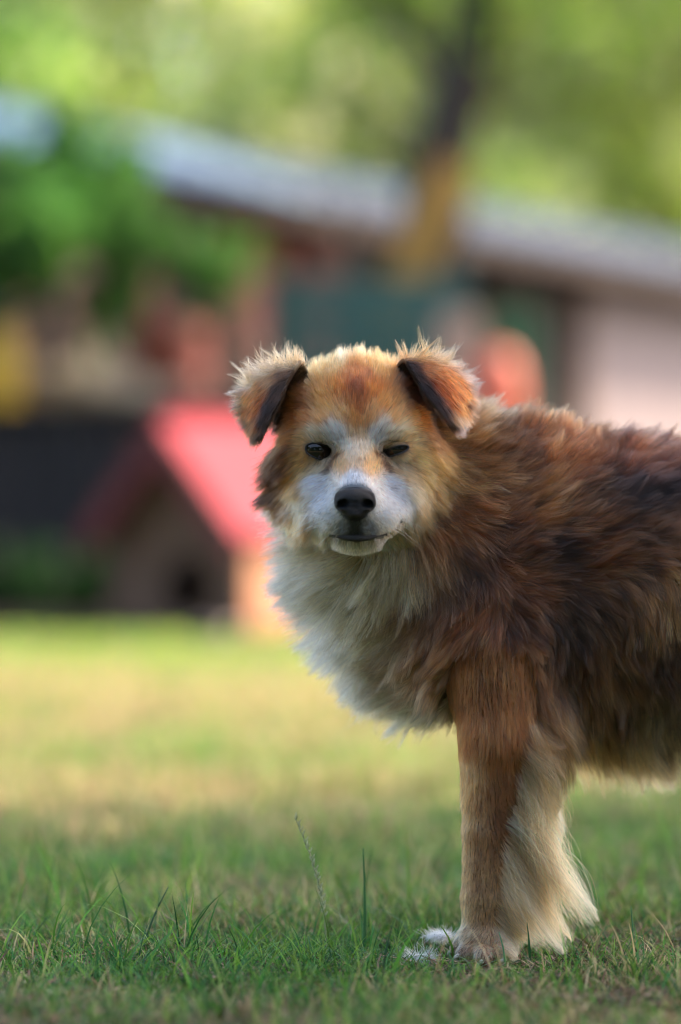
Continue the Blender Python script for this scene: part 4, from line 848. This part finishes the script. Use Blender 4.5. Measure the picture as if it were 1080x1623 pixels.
    c = hl[3] * (1 - dk) + np.array([.012, .011, .012]) * dk; C = coat_colour(c, R, near, K, 4, var=.12, darkp=.02, light=.2)
    hair_object('lid_hair', w3(P), np.linspace(1, .12, K)[None] * .26 / U * np.ones((N, 1)), C, mats['fur'], ball)
    return zc

NZ = -20.0   # how far the nose leather stands out
def nose_sdf(P):
    q = np.asarray(P, np.float32) - np.array([0, 0, NZ], np.float32)
    E = lambda c, r: prim_sdf(('E', 0, c, r), q); d = smin(E((562, 788, -94), (30, 15, 23)), E((562, 809, -90), (20, 15, 20)), 10)
    d = smin(d, E((545, 798, -97), (15, 15, 17)), 7); d = smin(d, E((580, 798, -97), (15, 15, 17)), 7)
    for sx in (-1, 1):
        hole = prim_sdf(('C', 0, (562.5 + sx * 14, 801, -119), 8.2, (562.5 + sx * 21, 799, -106), 6.0), q); d = -smin(-d, hole, 4)
        slit = prim_sdf(('C', 0, (562.5 + sx * 22, 803, -112), 2.6, (562.5 + sx * 31, 808, -98), 1.6), q); d = -smin(-d, slit, 3)
    groove = prim_sdf(('C', 0, (562, 806, -116), 1.3, (562, 824, -108), 1.6), q); d = -smin(-d, groove, 3)
    return d
def nose(body, mats):
    global LO, VOX, DIM
    keep = (LO, VOX, DIM); LO = np.array([526., 768., -126. + NZ]); VOX = 1.3; DIM = np.array([58, 46, 48]); f0 = globals()['dog_sdf']
    ax = [LO[i] + VOX * np.arange(DIM[i]) for i in range(3)]; G = nose_sdf(np.stack(np.meshgrid(*ax, indexing='ij'), -1).reshape(-1, 3)).reshape(DIM)
    globals()['dog_sdf'] = nose_sdf
    try: V, F = surface_net(G)
    finally: globals()['dog_sdf'] = f0; LO, VOX, DIM = keep
    return mesh_obj('nose', w3(V), F, mats['nose'], body)

def face_depth(X, Y):
    global SOCKETS
    keep = SOCKETS; SOCKETS = False
    z = np.linspace(-160, 200, 721); P = np.stack([np.full(721, X), np.full(721, Y), z], 1); s = dog_sdf(P); SOCKETS = keep; return float(z[np.argmax(s < 0)]) if (s < 0).any() else 60.0
def mouth(body, mats):
    pts = [(526, 848, 0.8), (534, 849.5, 2.6), (544, 850.5, 4.6), (555, 851.5, 5.8), (566, 852, 6.2), (577, 851.5, 5.8), (588, 850.5, 4.4), (598, 849, 2.6), (610, 846.5, 1.6), (621, 841, 1.5), (629, 834, 1.3), (635, 827, 0.7)]
    A = catmull(np.array([(x, y, r) for x, y, r in pts], float), 60); V = []; n = 10; F = []
    Z = np.array([face_depth(a[0], a[1]) for a in A]); Z = np.convolve(np.pad(Z, 4, mode='edge'), np.ones(9) / 9, 'valid')
    for (x, y, r), z in zip(A, Z):
        for k in range(n): a = 2 * math.pi * k / n; V.append((x, y + r * math.cos(a), z - 2.0 + 2.6 * math.sin(a)))
    for i in range(59):
        for k in range(n): F.append((i * n + k, i * n + (k + 1) % n, (i + 1) * n + (k + 1) % n, (i + 1) * n + k))
    return mesh_obj('lips', w3(np.array(V)), np.array(F), bsdf_mat('lip_skin', (0.008, 0.007, 0.008), 0.45, bump=0.4, bscale=900), body)

def build_dog():
    mats = dict(skin=bsdf_mat('dog_skin', (0.1, 0.06, 0.04), 0.9, attr=True, spec=0.1), fur=fur_mat('dog_fur'), eye=bsdf_mat('eye_ball', (0, 0, 0), 0.03, attr=True, spec=0.5),
                lid=bsdf_mat('eyelid_skin', (0.012, 0.011, 0.013), 0.4, attr=True, bump=0.3, bscale=900), nose=bsdf_mat('nose_leather', (0.006, 0.007, 0.010), 0.24, bump=0.6, bscale=1100, spec=0.38))
    for e in EYES: e['zf'] = face_depth(*e['c'])
    G = dog_grid(); V, F = surface_net(G); sdfg = GridSDF(G)
    _, grp = dog_sdf(V, True); charts = {HEAD: chart(HEADC), TRUNK: chart(TRUNKC), NLEG: chart(NLEGC), FLEG: chart(FLEGC), HIND: chart(HINDC), TAIL: chart(HINDC)}
    col = np.zeros((len(V), 3))
    for g, ch in charts.items():
        m = grp == g; col[m] = look(ch, V[m, :2])[3]
    for e in EYES:
        d = np.hypot((V[:, 0] - e['c'][0]) / 30, (V[:, 1] - e['c'][1]) / 17); m = (d < 0.5) & (V[:, 2] < 40); col[m] = (0.02, 0.018, 0.018)
    body = mesh_obj('dog', w3(V), F, mats['skin'], None, cols=col * 0.35)
    tag(body, 'long haired brown and white dog standing on grass, head turned to camera, one eye squinting', 'dog')
    for e in EYES: eye(e, body, mats)
    nose(body, mats); mouth(body, mats); ear(EAR_R, EARC_R, body, 51, mats); ear(EAR_L, EARC_L, body, 52, mats)
    # claws on the near forepaw
    m = MB()
    for (x, y, z) in ((724, 1516, -6), (760, 1521, -37), (716, 1515, 34), (796, 1518, -29)):
        p = w3(np.array([(x + 4, y - 3, z), (x - 3, y + 1, z - 1), (x - 7, y + 7, z - 2)])); m.tube([tuple(q) for q in p], [0.0022, 0.0018, 0.0004], 8)
    m.build('claw', bsdf_mat('claw_horn', tuple(lin((190, 180, 160))), 0.4), body, smooth=True)

    def offframe(P): return np.where(P[:, 0] > 1130, 0.16, 1.0) * np.where(P[:, 2] > 230, 0.25, 1.0)
    r = np.random.default_rng(5)
    def roots(groups, n, dens, seed):
        fg = grp[F[:, 0]]; fs = F[np.isin(fg, groups)]; R = sample_roots(V, fs, dens, n, seed); R = R - sdf_grad(R) * dog_sdf(R)[:, None]; return R, sdf_grad(R)
    def grad_n(R): return sdf_grad(R)
    # ---- head
    R, N_ = roots([HEAD], 150000, lambda P: np.where(P[:, 2] < 60, 1.0, 0.35) * np.where((P[:, 1] > 745) & (P[:, 2] < 0), 1.5, 1.0), 61)
    keep = np.ones(len(R), bool)
    for e in EYES:
        x, y = R[:, 0] - e['c'][0], R[:, 1] - e['c'][1]; ox, oy = e['outer']; ix, iy = e['inner']
        keep &= ~((np.hypot(x / 25, y / 13) < 1) & (R[:, 2] < 60))
    keep &= ~((nose_sdf(R) < 2.5)); 
    mp = np.array([(531, 849, 3), (548, 851, 6), (566, 852, 7.5), (584, 851, 6), (600, 850, 3.5)]); 
    smd = np.full(len(R), 99.0)
    for x, y in ((606, 849), (612, 847), (618, 843.5), (623, 840), (627, 836.5), (631, 832), (635, 826), (524, 847)): smd = np.minimum(smd, np.hypot(R[:, 0] - x, R[:, 1] - y))
    sm = np.array([(612, 847.5), (620, 842.5), (628, 836), (635, 827), (524, 847)])
    for x, y in sm: keep &= ~((np.hypot(R[:, 0] - x, R[:, 1] - y) < 2.4) & (R[:, 2] < 40))
    for x, y, q in mp: keep &= ~((np.hypot((R[:, 0] - x) / 9, (R[:, 1] - y) / q) < 1) & (R[:, 2] < 20))
    R, N_, smd = R[keep], N_[keep], smd[keep]; ch = charts[HEAD]; d, l, ln, c = look(ch, R[:, :2])
    tf = 1 - np.clip((c[:, 2] / c[:, 0] - .42) / .35, 0, 1); wf = np.clip((c.mean(1) - .35) / .2, 0, 1) * (1 - tf); c = c * (1 + wf[:, None] * np.array([.32, .24, .16])); c = c * (1 - tf[:, None] * np.array([.06, .15, .18]))
    m = (smd < 14) & (R[:, 2] < 40); ln[m] *= np.clip(smd[m] / 14, .3, 1)
    # back of the head and sides: longer coat
    side = np.clip((R[:, 2] - 20) / 60, 0, 1); ln = ln * (1 + side * 0.5)
    for e in EYES:  # lids: very short hair combed away from the slit
        x, y = R[:, 0] - e['c'][0], R[:, 1] - e['c'][1]; q = np.hypot(x / 30, y / 18); m = (q < 1.5) & (R[:, 2] < 50); w = np.clip(1.5 - q, 0, 1)[m][:, None]
        rad_ = nrm(np.stack([x, y * 1.6], 1))[m]; d[m] = nrm(d[m] * (1 - w) + rad_ * w * 1.2); ln[m] *= np.clip(q[m] / 1.4, 0.3, 1) ; l[m] *= 0.6
        inx, iny = e['inner']; sx = np.sign(inx)
        # dark lid line and the tear stain running down from the inner corner
        a = np.exp(-((x - inx * 1.35) ** 2 / 40 + (y - iny - 3) ** 2 / 50)) * 0.7; tx = inx + sx * 2 - sx * (y - iny) * 0.38
        tr = np.exp(-((x - tx) / 4.8) ** 2) * ((y > iny) & (y < iny + 27)); dk = np.clip(a + tr * 1.25 + 0, 0, 0.93) * (R[:, 2] < 50)
        dk = dk * r.uniform(0.6, 1.1, len(dk)); dk = np.clip(dk, 0, .95)[:, None]; c = c * (1 - dk) + np.array([.014, .012, .012]) * dk
    # philtrum and lip edge
    a = np.exp(-((R[:, 0] - 563) / 9) ** 2) * np.clip((R[:, 1] - 812) / 14, 0, 1) * (R[:, 2] < -20) * (R[:, 1] < 852)
    lip = np.exp(-((R[:, 1] - 851.5 + 0.0004 * (R[:, 0] - 566) ** 2) / 9.5) ** 2) * np.clip((50 - np.abs(R[:, 0] - 566)) / 16, 0, 1) * (R[:, 2] < 20)
    lip = np.maximum(lip, np.exp(-(smd / 3.2) ** 2) * (R[:, 2] < 40)); dk = np.clip(np.maximum(a * .8, lip * .85) * r.uniform(.55, 1.15, len(a)), 0, .93)[:, None]; c = c * (1 - dk) + np.array([.02, .022, .028]) * dk
    ln = ln * r.uniform(.55, 1.12, len(ln)); K = 6; cl = np.clip((ln - 6) / 50, .18, .6) * np.where((R[:, 1] > 846) & (np.abs(R[:, 0] - 566) < 52) & (R[:, 2] < 40), .15, 1)
    P, near = grow(R, N_, d, l, ln, K, sdfg, frizz=0.10, grav=0.05, clump=cl, per=16, seed=62, offk=0.12)
    C = coat_colour(c, R, near, K, 63, var=0.25, darkp=0.03, light=0.35)
    rad = np.linspace(1, .12, K)[None] * (0.33 + 0.08 * np.clip(ln / 40, 0, 1))[:, None] / U; hair_object('head_fur', w3(P), rad, C, mats['fur'], body)
    # ---- trunk: undercoat + long guard coat in locks
    for (n, sc, per, fz, cu, sd, rr) in ((170000, 0.70, 30, 0.18, 0.12, 71, .36), (150000, 1.15, 17, 0.13, 0.09, 72, .36)):
        R, N_ = roots([TRUNK, TAIL, HIND], n, lambda P: offframe(P), sd); g = dog_sdf(R, True)[1]
        d = np.zeros((len(R), 2)); l, ln, c = np.zeros(len(R)), np.zeros(len(R)), np.zeros((len(R), 3))
        for gg in (TRUNK, TAIL, HIND, HEAD, NLEG, FLEG):
            m = g == gg
            if m.any(): d[m], l[m], ln[m], c[m] = look(charts[gg if gg in (TRUNK, TAIL, HIND) else TRUNK], R[m, :2], 2.2, 24)
        wig = (vnoise(R, 42, sd) - 0.5) * 1.3 + (vnoise(R, 19, sd + 3) - 0.5) * 0.9; ca, sa = np.cos(wig), np.sin(wig); d = np.stack([d[:, 0] * ca - d[:, 1] * sa, d[:, 0] * sa + d[:, 1] * ca], 1)
        ln = ln * sc * r.uniform(.6, 1.12, len(ln)) * (1 + .04 * (c.mean(1) > .35)); K = 8
        P, near = grow(R, N_, d, l * r.uniform(.8, 1.2, len(l)), ln, K, sdfg, frizz=fz, grav=0.05, clump=np.clip(ln / 75, .45, .85), per=per, big=0.22, free=0.5, curl=cu, seed=sd + 1, offk=0.16 if sd == 72 else 0.08)
        white = (c.mean(1) > 0.3); c = c * np.where(white[:, None], np.array([1.02, .97, .90]), .88); C = coat_colour(c, R, near, K, sd + 2, var=0.42, darkp=0.0, light=0.5, sat=0.0, tan=0.5, hue=(1.0, .97, .92))
        brown = ~white; dkl = (np.random.default_rng(sd).random(near.max() + 1) < 0.24)[near] & brown; C[dkl] *= 0.22
        lite = (np.random.default_rng(sd + 9).random(near.max() + 1) < 0.10)[near] & brown; C[lite] = np.clip(C[lite] * 2.0 + 0.012, 0, .8)
        rad = np.linspace(1, .15, K)[None] * np.full(len(ln), rr)[:, None] / U * np.where(R[:, 0] > 1130, 2.2, 1.0)[:, None]; hair_object('body_fur', w3(P), rad, C, mats['fur'], body)
    # ---- near foreleg
    R, N_ = roots([NLEG], 60000, lambda P: np.where(P[:, 1] < 1120, .6, 1.0), 81); d, l, ln, c = look(charts[NLEG], R[:, :2]); ln = ln * r.uniform(.6, 1.1, len(ln)); K = 6
    P, near = grow(R, N_, d, l, ln, K, sdfg, frizz=0.10, grav=0.05, clump=np.clip(ln / 50, .3, .55), per=11, big=.08, seed=82, offk=.1)
    C = coat_colour(c, R, near, K, 83, var=0.24, darkp=0.03, sat=0.0, hue=(1.38, 1.28, 1.12)); rad = np.linspace(1, .12, K)[None] * .25 / U * np.ones((len(R), 1)); hair_object('leg_fur', w3(P), rad, C, mats['fur'], body)
    # feathering behind the foreleg
    fc = chart(FEATHER)
    def behind(P):
        t = np.interp(P[:, 1], [1120, 1175, 1320, 1465, 1500], [800, 795, 776, 766, 766]); wd = np.interp(P[:, 1], [1120, 1175, 1320, 1465, 1500], [62, 58, 38, 29, 36]); return np.clip((P[:, 0] - t) / wd - 0.45, 0, 1) * (P[:, 1] > 1130) + 1e-6
    R, N_ = roots([NLEG], 8500, behind, 84); d, l, ln, c = look(fc, R[:, :2], soft=16); ln = ln * r.uniform(.45, 1.25, len(ln)); K = 14
    wig = (vnoise(R, 26, 5) - .5) * .8 + (r.random(len(R)) - .5) * .3; ca, sa = np.cos(wig), np.sin(wig); d = np.stack([d[:, 0] * ca - d[:, 1] * sa, d[:, 0] * sa + d[:, 1] * ca], 1)
    P, near = grow(R, N_, d, l, ln, K, sdfg, frizz=0.12, grav=0.035, clump=.96, per=70, curl=0.22, seed=85, offk=.05, big=.2)
    P, near2 = P, near; P[..., 1] = np.minimum(P[..., 1], 1524)
    C = coat_colour(c, R, near, K, 86, var=0.32, darkp=0.04, light=.3, sat=0.1, hue=(1.04, .93, .98)); rad = np.linspace(1, .2, K)[None] * .33 / U * np.ones((len(R), 1)); hair_object('feather_fur', w3(P), rad, C, mats['fur'], body)
    # far foreleg
    R, N_ = roots([FLEG], 16000, lambda P: np.ones(len(P)), 87); d, l, ln, c = look(charts[FLEG], R[:, :2]); ln = ln * r.uniform(.6, 1.2, len(ln)); K = 8
    P, near = grow(R, N_, d, l, ln, K, sdfg, frizz=0.1, grav=0.12, clump=.6, per=60, seed=88, offk=.1)
    P[..., 1] = np.minimum(P[..., 1], 1526); C = coat_colour(c, R, near, K, 89, darkp=0.0); rad = np.linspace(1, .2, K)[None] * .45 / U * np.ones((len(R), 1)); hair_object('leg_fur', w3(P), rad, C, mats['fur'], body)
    # whiskers and flyaway guard hairs
    R, N_ = roots([TRUNK, HEAD], 2600, lambda P: offframe(P) * np.where(P[:, 2] > 150, .6, 1), 91); g = dog_sdf(R, True)[1]; d = np.zeros((len(R), 2)); l, ln, c = np.zeros(len(R)), np.zeros(len(R)), np.zeros((len(R), 3))
    for gg, cc in ((HEAD, HEADC), (TRUNK, TRUNKC)):
        m = (g == gg) if gg == HEAD else (g != HEAD); d[m], l[m], ln[m], c[m] = look(charts[gg], R[m, :2])
    ok = ln > 22; R, N_, d, l, ln, c = R[ok], N_[ok], d[ok], l[ok], ln[ok], c[ok]; K = 10
    P, near = grow(R, N_, d, np.clip(l + .12, 0, .7), ln * r.uniform(.9, 1.45, len(ln)), K, sdfg, frizz=.22, grav=.04, clump=0.0, per=20, seed=92, offk=.3)
    C = np.repeat(np.clip(c * r.uniform(.7, 1.8, (len(c), 1)), .01, .8)[:, None], K, 1); rad = np.linspace(1, .2, K)[None] * .20 / U * np.ones((len(R), 1)); hair_object('guard_hair', w3(P), rad, C, mats['fur'], body)
    wr = np.random.default_rng(17); R, D_ = [], []
    for sgn in (-1, 1):
        for k in range(11):
            x = 566 + sgn * wr.uniform(26, 46); y = wr.uniform(812, 836); R.append((x, y, face_depth(x, y))); a = wr.uniform(-.5, .75); D_.append((sgn * math.cos(a), math.sin(a), wr.uniform(-.5, .1)))
    R, D_ = np.array(R), nrm(np.array(D_)); K = 9; N = len(R); P = np.zeros((N, K, 3)); P[:, 0] = R; L = wr.uniform(35, 85, N)
    for k in range(1, K): D_ = nrm(D_ + np.array([0, .05, .05])); P[:, k] = P[:, k - 1] + D_ * (L / (K - 1))[:, None]
    hair_object('whisker', w3(P), np.linspace(1, .15, K)[None] * .42 / U * np.ones((N, 1)), np.full((N, K, 3), .62), mats['fur'], body)
    return body
def build_tufts():
    """two tufts of shed white down lying in the grass by the paw"""
    fm = fur_mat('white_down')
    for (x, y, z, n, Ls, lab) in ((664, 1522, 5, 900, 34, 'flat tuft of shed white fur in the grass, nearer the camera'), (700, 1492, 60, 700, 22, 'small fluffy tuft of shed white fur behind, nearer the paw')):
        r = np.random.default_rng(int(x)); R = np.stack([x + r.normal(0, 8, n), y + r.normal(0, 2.5, n), z + r.normal(0, 6, n)], 1); a = r.uniform(-0.4, 3.6, n)
        d = nrm(np.stack([np.cos(a), -np.abs(np.sin(a)) * .16, r.normal(0, .35, n)], 1)); L = Ls * r.uniform(.4, 1.1, n); K = 7; P = np.zeros((n, K, 3)); P[:, 0] = R; ax = nrm(r.normal(size=(n, 3)))
        for k in range(1, K): d = nrm(d + ax * .3 + np.array([0, .08, 0])); P[:, k] = P[:, k - 1] + d * (L / (K - 1))[:, None]
        P[..., 1] = np.minimum(P[..., 1], 1527); c0 = w3(R.mean(0)); pts = w3(P) - c0
        o = hair_object('fur_tuft', pts, np.linspace(1, .3, K)[None] * .3 / U * np.ones((n, 1)), np.full((n, K, 3), .75) * r.uniform(.75, 1.1, (n, 1, 1)), fm, None); o.location = tuple(c0); tag(o, lab, 'fur tuft')

# ------------------------------------------------------------------ build everything


build_ground()
build_shed(); build_kennel(); build_yard(); build_trees()
build_grass()
build_dog(); build_tufts()
